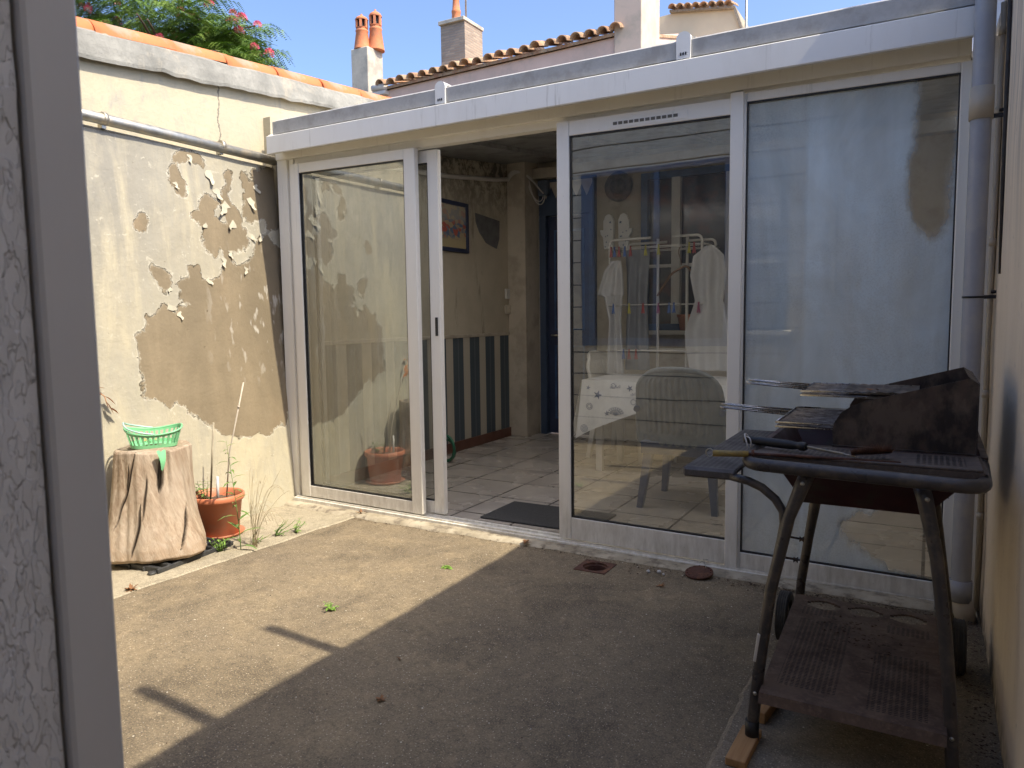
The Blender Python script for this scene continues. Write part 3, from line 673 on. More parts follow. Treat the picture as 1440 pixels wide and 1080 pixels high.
b=MB(); b.tube([(DXa+.11,6.735,1.05),(DXa+.19,6.735,1.05)],.009,8); b.tube([(DXa+.11,6.76,1.05),(DXa+.11,6.735,1.05)],.007,8); b.build('handle',M['steel'],dr)
b=MB()  # zigzag valance above the door
for k in range(5):
    x0=DXa+.03+k*.11; b.prism([(x0,2.52),(x0+.11,2.52),(x0+.055,2.40)],1,6.690,6.694)
b.box(DXa+.03,DXa+.58,6.689,6.695,2.52,2.56); tag(b.build('lace_valance',M['cream']),'cream zigzag lace trim above the blue door','valance')
b=MB(); b.box(VX0,VX0+.06,6.70,6.78,VZ0,VZ1); b.box(VX1-.06,VX1,6.70,6.78,VZ0,VZ1); b.box(VX0+.06,VX1-.06,6.70,6.78,VZ1-.06,VZ1); b.box(VX0+.06,VX1-.06,6.70,6.78,VZ0,VZ0+.06)
wf=b.build('window',M['blue'],bh)
b=MB(); b.box(-2.11,-2.03,6.705,6.77,VZ0+.06,VZ1-.06); b.box(-1.62,-1.56,6.705,6.77,VZ0+.06,VZ1-.06); b.box(VX0+.06,VX1-.06,6.72,6.76,1.68,1.71); b.build('mullion',M['white'],wf)
b=MB(); b.box(VX0+.06,VX1-.06,6.765,6.775,VZ0+.06,VZ1-.06); b.build('pane',simple('window_dark',(.035,.04,.05),(.09,.085,.09),3,.15,bump=0,c3=(.12,.06,.05),s3=4),wf)
b=MB(); b.box(VX0-.05,VX1+.05,6.56,6.739,1.06,1.10,.004); b.build('sill',M['white'],wf)
# junction box with cables
p=thing('junction_box',(-3.41,6.69,2.5),'blue grey junction box with looping white cables above the door','junction box')
MB().box(-3.45,-3.34,6.63,6.697,2.43,2.58,.008).build('box',simple('box_plastic',(.10,.13,.18),None,9,.5),p)
b=MB()
for k in range(4):
    o_=k*.018; b.tube(bez((-3.66,6.42,2.56+o_),(-3.6,6.4,2.66+o_),(-3.5,6.5,2.70-o_),(-3.43+o_,6.62,2.50-o_),14),.006,6)
b.tube(bez((-3.50,6.55,2.58),(-3.46,6.58,2.28),(-3.36,6.60,2.30),(-3.37,6.64,2.43),14),.006,6); b.tube(bez((-3.52,6.53,2.60),(-3.47,6.57,2.34),(-3.38,6.60,2.33),(-3.39,6.64,2.43),14),.005,6)
b.build('cable',M['white'],p)
p=thing('wall_switch',(-3.69,6.42,1.45),'cream switch and socket stacked on the mouldy wall by the pier','switch')
MB().box(-3.70,-3.675,6.385,6.455,1.42,1.52,.006).build('switch_plate',M['white'],p); MB().box(-3.70,-3.67,6.38,6.46,1.27,1.36,.006).build('socket',M['cream'],p)
# picture on the side wall: generic coloured harbour-like blocks
p=thing('picture',(-3.69,5.5,2.04),'dark blue framed colourful print hanging on the mouldy wall','picture')
b=MB(); b.box(-3.70,-3.675,5.20,5.235,1.82,2.26,.002); b.box(-3.70,-3.675,5.685,5.72,1.82,2.26,.002); b.box(-3.70,-3.675,5.235,5.685,1.82,1.855,.002); b.box(-3.70,-3.675,5.235,5.685,2.225,2.26,.002); b.build('frame',M['navy'],p)
def printm():
    t=NT('print'); co=t.co; x=t.sep(co); v=t.n('ShaderNodeTexVoronoi'); t.L(t.scale(co,(1,1.,1.4)),v.inputs['Vector']); v.inputs['Scale'].default_value=22
    vc=t.sep(v.outputs['Color']); c=t.mix(t.rng(vc[0],.3,.7),(.42,.34,.2),(.10,.16,.26)); c=t.mix(t.math('GREATER_THAN',vc[1],.72),c,(.42,.10,.07)); 
    top=t.rng(x[2],.02,.08); c=t.mix(t.math('MULTIPLY',top,.6),c,(.45,.42,.34)); c=t.mix(t.rng(x[2],-.08,-.12),c,(.42,.35,.2))
    return t.done(t.pbr(c,.4))
MB().box(-3.70,-3.688,5.235,5.685,1.855,2.225).build('print',printm(),p)
# doormats, hose
tag(MB().box(-2.33,-1.62,3.69,4.11,.0405,.052,.004).build('doormat',simple('dark_mat',(.05,.05,.05),(.035,.035,.035),60,.95,bump=.5)),'dark grey doormat on the tiles just inside the open sliding door','doormat')
b=MB(); b.tube([(-3.50+.09*math.cos(a)*1,5.02,.16+.11*math.sin(a)+.0) for a in [2*math.pi*k/20 for k in range(20)]],.012,8,closed=True)
b.tube([(-3.50+.075*math.cos(a)*1,5.05,.14+.088*math.sin(a)) for a in [2*math.pi*k/20 for k in range(20)]],.012,8,closed=True)
tag(b.build('garden_hose',simple('green_hose',(.02,.13,.07),None,9,.4)),'coil of dark green garden hose standing by the striped panelling','hose')

# table with cloth
M['cloth']=simple('white_oilcloth',(.80,.80,.79),(.74,.74,.73),12,.4,bump=.05)
M['clothblue']=simple('blue_print',(.16,.21,.34),None,20,.5)
p=thing('table',(-1.6,5.5,.04),'table under a white cloth printed in blue, behind the grey plastic chair','table')
b=MB(); b.box(-2.30,-1.15,5.20,5.80,.72,.75,.004); b.build('tabletop',M['white'],p)
for xx in(-2.22,-1.22):
    for yy in(5.28,5.72): MB().box(xx-.025,xx+.025,yy-.025,yy+.025,.04,.72,.003).build('leg',M['white'],p)
cl=thing('tablecloth',(-1.7,5.5,.75),'white tablecloth with blue starfish and shell prints hanging to a point at its left corner','tablecloth')
X0,X1,YA,YB=-2.32,-1.13,5.18,5.82
b=MB()
def top(u,v): return (X0+(X1-X0)*u,YA+(YB-YA)*v,.757+.003*noise.noise(Vector((u*9,v*7,0))))
b.grid(top,24,12)
def hem(u): 
    return .30+.24*min(1,u/.42)**.8
def front(u,v):
    x=X0+(X1-X0)*u; z=.757-(.757-hem(u))*v; fo=.022*math.sin(u*17+.6)*v
    return (x-.05*v*(1-u)**3+ .0,YA-.008-.03*v+fo,z)
b.grid(front,50,16)
def side(u,v):
    y=YA+(YB-YA)*u; z=.757-(.757-(.30+.22*min(1,u/.5)))*v
    return (X0-.008-.05*v*(1-u)-.03*v+.02*math.sin(u*12)*v,y-.038*v*(1-u)**4,z)
b.grid(side,24,16); b.build('cloth',M['cloth'],cl,fix=False)
b=MB()
def fpt(u,v,du,dz):
    x,y,z=front(u,v); return (x+du,y-.004,z+dz)
def star(u,v,r,rot=0,inner=.38):
    x,y,z=front(u,v); pts=[]
    for k in range(10):
        a=rot+math.pi*k/5; rr=r if k%2==0 else r*inner; pts.append((x+rr*math.sin(a),y-.006,z+rr*math.cos(a)))
    b.add(pts+[(x,y-.007,z)],[(k,(k+1)%10,10) for k in range(10)])
def ring(u,v,r,w=.004):
    x,y,z=front(u,v); n=18; pts=[]
    for rr in(r,r-w): pts+=[(x+rr*math.sin(2*math.pi*k/n),y-.006,z+rr*math.cos(2*math.pi*k/n)) for k in range(n)]
    b.add(pts,[(k,(k+1)%n,n+(k+1)%n,n+k) for k in range(n)])
def coral(u,v,r):
    x,y,z=front(u,v); 
    for k in range(9):
        a=-1.2+2.4*k/8; c_,s_=math.cos(a),math.sin(a); q=(x+r*s_,y-.006,z+r*c_*.9)
        px,pz=c_*.0025,-s_*.0025
        b.add([(x-px,y-.006,z-pz),(x+px,y-.006,z+pz),(q[0]+px,q[1],q[2]+pz),(q[0]-px,q[1],q[2]-pz)],[(0,1,2,3)])
        for j in(.55,.8):
            mx,mz=x+r*s_*j,z+r*c_*.9*j
            for sg in(-1,1):
                e=(mx+.3*r*math.sin(a+sg*.7),mz+.3*r*math.cos(a+sg*.7)); b.add([(mx-px,y-.0065,mz-pz),(mx+px,y-.0065,mz+pz),(e[0],y-.0065,e[1])],[(0,1,2)])
star(.12,.30,.038,.3); star(.20,.75,.024,1.1); star(.42,.3,.02,0); ring(.07,.5,.026); ring(.07,.5,.016); ring(.05,.9,.03); ring(.05,.9,.02); ring(.05,.9,.01); coral(.26,.86,.07); ring(.22,.12,.02); ring(.36,.62,.022); star(.33,.2,.028,.8); coral(.45,.95,.05); star(.05,.14,.02,.2); star(.55,.6,.03,.5); ring(.62,.3,.02)
for k in range(9): b.add([fpt(.20+.008*k,.18,0,0),fpt(.20+.008*k,.18,.004,0),fpt(.20+.008*k,.18,.004,.012+.006*(k%3)),fpt(.20+.008*k,.18,0,.012+.006*(k%3))],[(0,1,2,3)])
for k in range(9): b.add([fpt(.34+.008*k,.42,0,0),fpt(.34+.008*k,.42,.004,0),fpt(.34+.008*k,.42,.004,.014+.006*(k%2)),fpt(.34+.008*k,.42,0,.014+.006*(k%2))],[(0,1,2,3)])
b.build('print',M['clothblue'],cl,fix=False)

# plastic garden chairs
M['slate']=simple('slate_blue_plastic',(.045,.075,.155),(.04,.062,.13),9,.4,bump=.05)
M['cover']=simple('grey_chair_cover',(.16,.185,.205),(.14,.16,.18),9,.75,bump=.1)
def chair(mb_,ms,loc,label,cover=True):
    c=thing('garden_chair',loc,label,'chair'); x,y,z=loc     # back of the chair faces -Y
    def P(b_): b_.v=[(a+x,q+y,r+z) for a,q,r in b_.v]; return b_
    b=MB()
    def bk(u,v):
        a=(u-.5)*2; wdt=.275*(1-.10*v)*(1 if v<.75 else math.sqrt(max(0,1-((v-.75)/.25)**2*.35)))
        zz=.42+.46*v; 
        if v>.6: zz-=.05*abs(a)**3*(v-.6)/.4
        rib=.006*(1 if int(u*27)%2 else -1) if .12<u<.88 and .1<v<.86 else 0
        return (a*wdt,-.02-.10*v+.07*a*a+rib,zz)
    b.grid(bk,54,20,False); 
    nb=len(b.v)
    vs=[(p_[0]*.985,p_[1]+.02,p_[2]) for p_ in b.v]; fs=[tuple(reversed(f)) for f in b.f[:]]; b.add(vs,fs,False)
    P(b).build('backrest',mb_,c,fix=False)
    b=MB(); b.tube([ (bk(0,v)[0],bk(0,v)[1]+.01,bk(0,v)[2]) for v in [k/12 for k in range(13)]]+[(bk(u,1)[0],bk(u,1)[1]+.01,bk(u,1)[2]) for u in [k/14 for k in range(1,15)]]+[(bk(1,1-v)[0],bk(1,1-v)[1]+.01,bk(1,1-v)[2]) for v in [k/12 for k in range(1,13)]],.018,8); P(b).build('back_rim',mb_ if cover else ms,c)
    if cover:
        b=MB(); 
        for k in range(11):
            u=(k+.5)/11; q=bk(u,0); b.add([(q[0]-.027,q[1]-.004,.46),(q[0]+.027,q[1]-.004,.46),(q[0]+.02,q[1]-.006,.41),(q[0],q[1]-.006,.395),(q[0]-.02,q[1]-.006,.41)],[(0,1,2,3,4)])
        P(b).build('cover_fringe',mb_,c,fix=False)
    b=MB(); b.box(-.235,.235,.0,.44,.385,.425,.012); b.box(-.24,.24,-.01,.015,.34,.42,.004); P(b).build('seat',ms,c)
    for sx in(-1,1):
        b=MB(); b.tube(rounded([(sx*.265,-.02,.62),(sx*.285,.15,.645),(sx*.285,.40,.635),(sx*.25,.44,.40)],.08),.02,8); P(b).build('armrest',ms,c)
        for (yy,ty) in((.03,-.03),(.42,.46)):
            b=MB(); b.add([(sx*.19-.03,yy-.025,.40),(sx*.19+.03,yy-.025,.40),(sx*.19+.03,yy+.025,.40),(sx*.19-.03,yy+.025,.40),(sx*.235-.018,ty-.018,0),(sx*.235+.018,ty-.018,0),(sx*.235+.018,ty+.018,0),(sx*.235-.018,ty+.018,0)],[(3,2,1,0),(4,5,6,7),(0,1,5,4),(1,2,6,5),(2,3,7,6),(3,0,4,7)]); P(b).build('leg',ms,c)
    return c
chair(M['cover'],M['slate'],(-1.33,4.40,.04),'slate blue plastic armchair with grey covered ribbed back turned to the window')
wc=chair(M['white'],M['white'],(0,0,0),'white plastic armchair at the left end of the cloth covered table',False)
wc.location=(-2.47,5.98,.04); wc.rotation_euler=(0,0,R(-95))

# clothes airer with washing
A=thing('clothes_airer',(-2.,6.1,.04),'white folding clothes airer with pegs behind the table','clothes airer')
xL,xR,yA=-2.40,-1.58,6.1
b=MB()
for yy in(5.88,6.30):
    b.tube(rounded([(xL+.02,yy,1.66),(xL+.02,yy,1.87),(-2.02,yy,1.87)],.05),.011,8)
    b.tube(rounded([(-1.84,yy,1.87),(xR-.02,yy,1.87),(xR-.02,yy,1.66)],.05),.011,8)
for xx in(-2.03,-1.78): b.tube([(xx,6.09,.06),(xx,6.09,1.88)],.013,8)
b.tube([(-2.03,6.09,.5),(-1.78,6.09,.5)],.01,8)
for xx in(-2.03,-1.78):
    for sy in(-1,1): b.tube([(xx,6.09,.45),(xx,6.09+sy*.3,.05)],.011,8)
b.build('frame',M['white'],A)
for zz in(1.80,1.33,.95):
    b=MB()
    for yy in(5.86,5.98,6.20,6.32): b.tube([(xL,yy,zz),(xR,yy,zz)],.004,6)
    b.tube([(xL,5.86,zz),(xL,6.32,zz)],.006,6); b.tube([(xR,5.86,zz),(xR,6.32,zz)],.006,6); b.build('line_tier',M['white'],A)
cols=[(.35,.05,.05),(.45,.42,.05),(.06,.14,.4),(.05,.22,.15),(.4,.1,.2)]
pm_=[simple('peg_%s'%n_,c_,None,9,.5,bump=0) for n_,c_ in zip(('red','yellow','blue','green','pink'),cols)]
pegname=['red','yellow','blue','green','pink']; pegs=[]
spots=[(-2.36,1.80,0),(-2.33,1.80,2),(-2.29,1.80,0),(-2.24,1.80,2),(-2.19,1.80,0),(-2.06,1.80,1),(-1.95,1.80,1),(-1.70,1.80,1),(-1.66,1.80,0),(-2.34,1.33,2),(-2.2,1.33,1),(-2.08,1.33,0),(-1.95,1.33,4),(-1.86,1.33,2),(-1.82,1.33,2),(-1.62,1.33,4),(-2.25,.95,2),(-2.2,.95,0),(-2.14,.95,0)]
proto={}
for i,(px,pz,ci) in enumerate(spots):
    if ci not in proto:
        b=MB(); b.obox((px,5.855,pz-.03),(.010,.012,.085),Matrix.Rotation(.12,3,'Y')); b.obox((px+.007,5.855,pz-.03),(.008,.012,.085),Matrix.Rotation(-.14,3,'Y'))
        o=b.build('clothes_peg',pm_[ci]); proto[ci]=(o,px,pz)
    else:
        o_,x_,z_=proto[ci]; o=o_.copy(); col.objects.link(o); o.location=(px-x_,0,pz-z_)
    lvl={1.80:'top',1.33:'middle',.95:'bottom'}[pz]
    tag(o,f'small {pegname[ci]} clothes peg clipped on the {lvl} line of the airer','clothes peg','pegs on the airer')
def cloth_(name,pts,yy,mat,label,cat,seed=0):
    # garment outline as rows of (z, x_left, x_right)
    b=MB(); rows=len(pts)
    def f(u,v):
        t_=v*(rows-1); i=min(int(t_),rows-2); k=t_-i
        z=pts[i][0]*(1-k)+pts[i+1][0]*k; a=pts[i][1]*(1-k)+pts[i+1][1]*k; c=pts[i][2]*(1-k)+pts[i+1][2]*k
        return (a+(c-a)*u,yy+.022*math.sin(u*13+seed+v*1.5)*min(1,v*3)+.01*noise.noise(Vector((u*4,v*6,seed))),z)
    b.grid(f,26,40); vs=[(x,y+.012,z) for x,y,z in b.v]; fs=[tuple(reversed(q)) for q in b.f]; b.add(vs,fs,True)
    return tag(b.build(name,mat,fix=False),label,cat)
M['linen']=simple('white_linen',(.52,.52,.52),(.46,.46,.47),9,.85,bump=.3,bd=.004,bs=14)
M['greycloth']=simple('grey_cloth',(.24,.25,.27),(.2,.21,.23),9,.9,bump=.3,bd=.004,bs=14)
cloth_('shirt',[(1.70,-2.36,-2.28),(1.62,-2.43,-2.27),(1.42,-2.50,-2.26),(1.40,-2.44,-2.27),(1.2,-2.39,-2.28),(.75,-2.41,-2.25)],5.87,M['linen'],'white shirt hanging from the left end of the airer','shirt',1)
cloth_('towel',[(1.79,-2.28,-2.07),(1.4,-2.27,-2.09),(.78,-2.28,-2.06)],5.99,M['greycloth'],'grey towel hanging beside the white shirt on the airer','towel',2)
cloth_('dress',[(1.78,-1.56,-1.50),(1.70,-1.66,-1.42),(1.55,-1.68,-1.40),(1.35,-1.64,-1.42),(1.1,-1.72,-1.36),(.80,-1.68,-1.34)],5.85,M['linen'],'white sleeveless dress hanging at the right end of the airer','dress',4)
b=MB(); b.tube(rounded([(-1.98,5.93,1.40),(-1.86,5.93,1.58),(-1.74,5.93,1.64),(-1.60,5.93,1.46)],.03),.009,8); b.tube(bez((-1.78,5.93,1.64),(-1.78,5.93,1.72),(-1.83,5.93,1.74),(-1.79,5.93,1.79),8),.003,6)
tag(b.build('coat_hanger',simple('hanger_wood',(.22,.12,.06),None,14,.5)),'brown wooden coat hanger on the airer between towel and dress','coat hanger')
# hat, gloves and pot
b=MB(); rt=Matrix.Rotation(R(90),3,'X'); b.lathe((-2.625,6.715,2.455),[(0,.045),(.05,.04),(.07,.01),(.075,0),(.105,.004),(.14,.012),(.14,.006),(.10,-.003),(.0,-.004)],36,True,rot=rt)
tag(b.build('straw_hat',simple('dark_straw',(.07,.07,.06),(.14,.13,.11),24,.8,bump=.5,bd=.003)),'round dark straw hat hanging on the cream wall above the oven gloves','hat')
for sx,(lab) in ((-1,'left'),(1,'right')):
    b=MB(); cx_=-2.65+sx*.075
    out=[(-.045,-.16),(.045,-.16),(.055,-.05),(.08,-.02),(.085,.02),(.06,.02),(.052,.0),(.052,.10),(.03,.15),(0,.165),(-.03,.15),(-.052,.10)]
    b.prism([(cx_+sx*a,2.04+c_) for a,c_ in out],1,6.70,6.735); o=b.build('oven_glove',M['cloth']); tag(o,f'white and blue printed oven glove below the hat, {lab} one of the pair','oven glove','pair of oven gloves')
    b=MB()
    for k in range(7):
        qx,qz=cx_+random.uniform(-.035,.035),2.04+random.uniform(-.14,.12); r_=random.uniform(.008,.016)
        b.add([(qx+r_*math.sin(math.pi*j/5)*(1 if j%2==0 else .45),6.697,qz+r_*math.cos(math.pi*j/5)*(1 if j%2==0 else .45)) for j in range(10)],[tuple(range(10))])
    b.build('print',M['clothblue'],o,fix=False)
M['pot']=simple('terracotta_plastic',(.50,.17,.085),(.44,.15,.075),6,.55,bump=.06,c3=(.40,.19,.12),s3=7)
p=thing('plant_pot',(-1.95,6.64,1.10),'small terracotta plant pot on the window sill inside','plant pot')
MB().lathe((-1.95,6.64,1.10),[(0,0),(.05,0),(.07,.12),(.078,.12),(.08,.145),(.07,.145),(.066,.12),(0,.115)],20).build('pot',M['pot'],p)

# ------------------------------------------------------------------ downpipe
p=thing('downpipe',(.145,3.40,0),'grey downpipe with beige sleeve in the right corner of the courtyard','downpipe')
b=MB(); b.tube([(.134,3.40,.12),(.134,3.40,3.1)],.0355,28,caps=False); b.build('tube',M['pvc'],p)
b=MB(); b.tube([(.134,3.40,1.97),(.134,3.40,2.09)],.041,28); b.build('sleeve',M['pvcbeige'],p)
b=MB(); b.tube([(.134,3.40,.085),(.134,3.40,.17)],.041,28); b.build('socket',M['pvc'],p)
b=MB(); b.tube([(.134,3.40,.10),(.150,3.405,.04),(.165,3.41,-.03)],.039,20); b.build('shoe',M['pvcbeige'],p)
for z_ in(.55,1.30,1.98):
    b=MB(); b.tube([(.134,3.40,z_-.004),(.134,3.40,z_+.004)],.038,24); b.obox((.190,3.405,z_),(.04,.014,.014)); b.lathe((.2,3.405,z_+.012),[(0,0),(.009,.002),(.009,.012),(0,.014)],8); b.build('bracket',M['gasket'],p)
b=MB(); b.tube([(.195,3.50,.02),(.195,3.50,1.3),(.197,3.50,2.42)],.010,8); 
for z_ in(.4,.9,1.5,2.0,2.3): b.tube([(.195,3.50,z_),(.195,3.50,z_+.03)],.013,8)
tag(b.build('cable_duct',M['pvcbeige']),'thin beige cable duct running up the corner behind the downpipe','cable duct')
b=MB(); r0,r1=.033,.028
b.lathe((.105,3.425,.055),[(r1,-.02),(r1,.06),(r0,.06),(r0,-.03),(.0,-.03)],20,rot=Matrix.Rotation(R(-90),3,'Y'))
tag(b.build('pipe_stub',M['pvc']),'short grey plastic pipe stub lying open by the foot of the downpipe','pipe stub')

# ------------------------------------------------------------------ barbecue trolley
M['enamel']=simple('dark_enamel',(.055,.019,.022),(.038,.015,.017),8,.42,bump=.12,c3=(.05,.035,.028),s3=14,rv=.1)
M['tubepaint']=simple('charcoal_tube_paint',(.058,.05,.048),(.042,.037,.036),9,.34,bump=.08,c3=(.09,.075,.06),s3=16,rv=.1)
M['soot']=simple('sooty_steel',(.11,.08,.06),(.02,.014,.012),13,.6,lo=.42,hi=.56,bump=.4,bd=.003,c3=(.07,.045,.035),s3=17,rv=.15,vec=(1,1,.6))
def perf(name,c1,c2,dx,dy,wx,wy,regions=None):
    t=NT(name); co=t.pos(); x=t.sep(co)
    fx=t.math('ABSOLUTE',t.math('SUBTRACT',t.math('FRACT',t.math('MULTIPLY',x[0],1/dx)),.5)); fy=t.math('ABSOLUTE',t.math('SUBTRACT',t.math('FRACT',t.math('MULTIPLY',x[1],1/dy)),.5))
    m=t.math('MULTIPLY',t.math('LESS_THAN',fx,wx),t.math('LESS_THAN',fy,wy))
    if regions:
        r=None
        for (a0,a1,b0,b1) in regions:
            q=t.math('MULTIPLY',t.math('MULTIPLY',t.math('GREATER_THAN',x[0],a0),t.math('LESS_THAN',x[0],a1)),t.math('MULTIPLY',t.math('GREATER_THAN',x[1],b0),t.math('LESS_THAN',x[1],b1)))
            r=q if r is None else t.math('ADD',r,q)
        m=t.math('MULTIPLY',m,r)
    n=t.noise(9,6,.65,co,.4); c=t.mix(t.rng(n,.38,.6),c1,c2); n2=t.noise(60,4,.7,co); c=t.mix(t.math('MULTIPLY',t.rng(n2,.5,.7),.5),c,tuple(q*1.8 for q in c1))
    c=t.mix(m,c,(.006,.005,.005))
    return t.done(t.pbr(c,t.rng(n,.3,.7,.45,.75),0,t.bump(t.math('ADD',t.math('MULTIPLY',m,-1.5),t.math('MULTIPLY',n2,.6)),.8,.002),.4))
M['perfside']=perf('perforated_plastic',(.09,.083,.082),(.06,.056,.057),.016,.014,.30,.26,[(-.63,-.47,2.18,2.96)])
M['perfboard']=perf('perforated_board',(.12,.093,.076),(.08,.063,.055),.014,.018,.30,.30,[(-.38,-.10,2.2,2.38),(-.03,.09,2.2,2.38)])
M['perfshelf']=perf('rusty_shelf',(.135,.09,.066),(.08,.054,.042),.014,.009,.30,.22,[(-.355,-.20,2.13,2.60),(-.12,.03,2.10,2.45),(-.36,-.25,2.64,2.7),(-.10,.03,2.6,2.66)])
bq=thing('barbecue',(-.16,2.45,0),'dark maroon charcoal barbecue trolley with shelves and wind shield by the right wall','barbecue')
# bowl
b=MB()
def rng_(x0,x1,y0,y1,z): return [(x0,y0,z),(x1,y0,z),(x1,y1,z),(x0,y1,z)]
rings=[rng_(-.462,.147,2.405,2.965,.828),rng_(-.462,.147,2.405,2.965,.842),rng_(-.445,.13,2.422,2.948,.842),rng_(-.425,.115,2.44,2.93,.80),rng_(-.342,.0,2.52,2.86,.655),rng_(-.345,.0,2.515,2.865,.635),rng_(-.432,.13,2.43,2.94,.79),rng_(-.44,.135,2.425,2.945,.828)]
vs=[q for r_ in rings for q in r_]; n=len(rings)
fs=[(i*4+k,i*4+(k+1)%4,((i+1)%n)*4+(k+1)%4,((i+1)%n)*4+k) for i in range(n) if i!=4 for k in range(4)]+[(16,17,18,19),(20,21,22,23)]
b.add(vs,fs); b.build('bowl',M['enamel'],bq)
b=MB(); b.grid(lambda u,v:(-.36+.42*u,2.49+.38*v,.70+.02*noise.noise(Vector((u*9,v*9,0)))),20,20); struct(b.build('ash_bed',simple('ash',(.05,.047,.044),(.02,.019,.018),30,.95,bump=.6,bd=.006),bq,fix=False),'stuff'); bpy.context.view_layer.update()
# wind shield
WS=[(-.252,.842),(-.256,.885),(-.250,.915),(-.232,.945),(-.205,.966),(-.165,.984),(.096,1.058),(.118,1.045),(.118,.842)]
for nm,y0 in(('near',2.43),('far',2.925)):
    b=MB(); b.prism(WS,1,y0,y0+.003); b.prism([(-.254,.842),(.118,.842),(.118,.846),(-.254,.846)],1,y0-.016,y0) if nm=='near' else None
    b.build('shield_wing',M['soot'],bq)
b=MB(); b.box(.1185,.1215,2.43,2.928,.842,1.045); b.add([(.118,2.43,1.045),(.118,2.928,1.045),(.094,2.90,1.062),(.094,2.455,1.062)],[(0,1,2,3)]); b.build('shield_back',M['soot'],bq)
# front board and handle bar
b=MB(); b.obox((-.16,2.285,.842),(.57,.235,.008),Matrix.Rotation(R(-2),3,'X'),.002); b.box(-.445,.128,2.165,2.172,.822,.842)
b.add([(.125,2.17,.842),(.138,2.17,.835),(.142,2.40,.83),(.125,2.40,.845)],[(0,1,2,3)]); b.build('front_board',M['perfboard'],bq)
b=MB(); b.tube(rounded([(-.445,2.30,.842),(-.45,2.125,.825),(.125,2.115,.815),(.132,2.40,.82)],.055,7),.0185,14); b.build('handle_bar',M['tubepaint'],bq)
# side shelf and support
b=MB(); b.obox((-.560,2.57,.785),(.150,.80,.016),None,.004); b.obox((-.563,2.18,.776),(.155,.03,.028),None,.006); b.obox((-.635,2.57,.778),(.016,.80,.024),None,.004); b.build('side_shelf',M['perfside'],bq)
for k,(yy) in enumerate((2.175,2.93)):
    b=MB(); b.tube([(-.50,yy,.773),(-.45,yy-.003,.765),(-.41,yy-.006,.75),(-.372,yy-.012,.722),(-.350,yy-.016,.69),(-.346,yy-.02,.655),(-.352,yy-.026,.61),(-.368,yy-.032,.52)],.0125,12); b.build('shelf_support',M['tubepaint'],bq)
# legs
fl=[(-.283,2.16,.815),(-.300,2.15,.77),(-.330,2.135,.68),(-.372,2.12,.47),(-.392,2.115,.30),(-.405,2.11,.168),(-.412,2.108,.075),(-.414,2.107,.035)]
fr2=[(-.012,2.16,.80),(.0,2.15,.76),(.03,2.135,.62),(.055,2.12,.43),(.07,2.115,.27),(.078,2.11,.168),(.083,2.108,.075),(.085,2.107,.016)]
rl=[(-.335,2.86,.70),(-.345,2.862,.60),(-.372,2.868,.42),(-.395,2.872,.25),(-.405,2.875,.10)]
rr_=[(-x-.32,y,z) for x,y,z in rl]
for nm,L_ in(('a',fl),('b',fr2),('c',rl),('d',rr_)):
    b=MB(); rad=[.021,.020]+[.0165]*(len(L_)-2); b.tube(L_,rad,14); lg=b.build('leg',M['tubepaint'],bq)
    if nm in 'ab':
        e=Vector(L_[-1]); b=MB(); b.tube([e+Vector((0,0,.045)),e+Vector((0,0,-.012))],.0195,14); b.build('rubber_foot',M['gasket'],lg)
        q=Vector(L_[5]); b=MB(); b.lathe(q+Vector((0,-.016,0)),[(.0058,0),(.005,.002),(0,.0035)],12,rot=Matrix.Rotation(R(90),3,'X')); 
        b.build('bolt',M['steel'],lg); b=MB(); q=Vector(L_[1]); b.lathe(q+Vector((.004,-.020,.01)),[(.006,0),(.005,.002),(0,.0035)],12,rot=Matrix.Rotation(R(90),3,'X')); b.build('bolt',M['steel'],lg)
b=MB(); b.obox((-.4035,2.106,.30),(.010,.012,.085),Matrix.Rotation(R(7),3,'Y'),.002); b.build('pale_tape',M['white'],bq)
b=MB()
for q in((-.333,2.15,.62),(-.347,2.145,.56)): 
    b.tube([(q[0]-.02,q[1]+.01,q[2]),(q[0]+.04,q[1]+.01,q[2]-.004)],.003,6); b.lathe((q[0]+.034,q[1]+.01,q[2]-.004),[(0,-.006),(.009,-.005),(.004,0),(.009,.006),(0,.007)],8,rot=Matrix.Rotation(R(90),3,'Y'))
b.build('wing_nut',M['soot'],bq)
# lower shelf with three hand slots at the back
b=MB(); zf,zb_=.192,.222; X=lambda t,y:(-.388-.014*(y-2.06)/.75)+(t)*(.455-.0*(y-2.06)); Zs=lambda y:zf+(zb_-zf)*(y-2.06)/.75
def rect(t0,t1,y0,y1):
    b.add([(X(t0,y0),y0,Zs(y0)),(X(t1,y0),y0,Zs(y0)),(X(t1,y1),y1,Zs(y1)),(X(t0,y1),y1,Zs(y1)),(X(t0,y0),y0,Zs(y0)-.006),(X(t1,y0),y0,Zs(y0)-.006),(X(t1,y1),y1,Zs(y1)-.006),(X(t0,y1),y1,Zs(y1)-.006)],[(0,1,2,3),(7,6,5,4),(0,4,5,1),(1,5,6,2),(2,6,7,3),(3,7,4,0)])
rect(0,1,2.06,2.70)
sl=[(.10,.34),(.39,.63),(.68,.92)]; prev=0
N_=10
for (a0,a1) in sl:
    rect(prev,a0,2.70,2.80); prev=a1
    for k in range(N_):
        u0,u1=k/N_,(k+1)/N_; bow=lambda u:2.775-.03*(1-math.sin(math.pi*u))
        ta,tb_=a0+(a1-a0)*u0,a0+(a1-a0)*u1
        y0=(bow(u0)+bow(u1))/2; rect(ta,tb_,y0,2.80)
        low=2.70+.022*(1-math.sin(math.pi*(u0+u1)/2)); 
        rect(ta,tb_,2.70,low)
rect(prev,1,2.70,2.80)
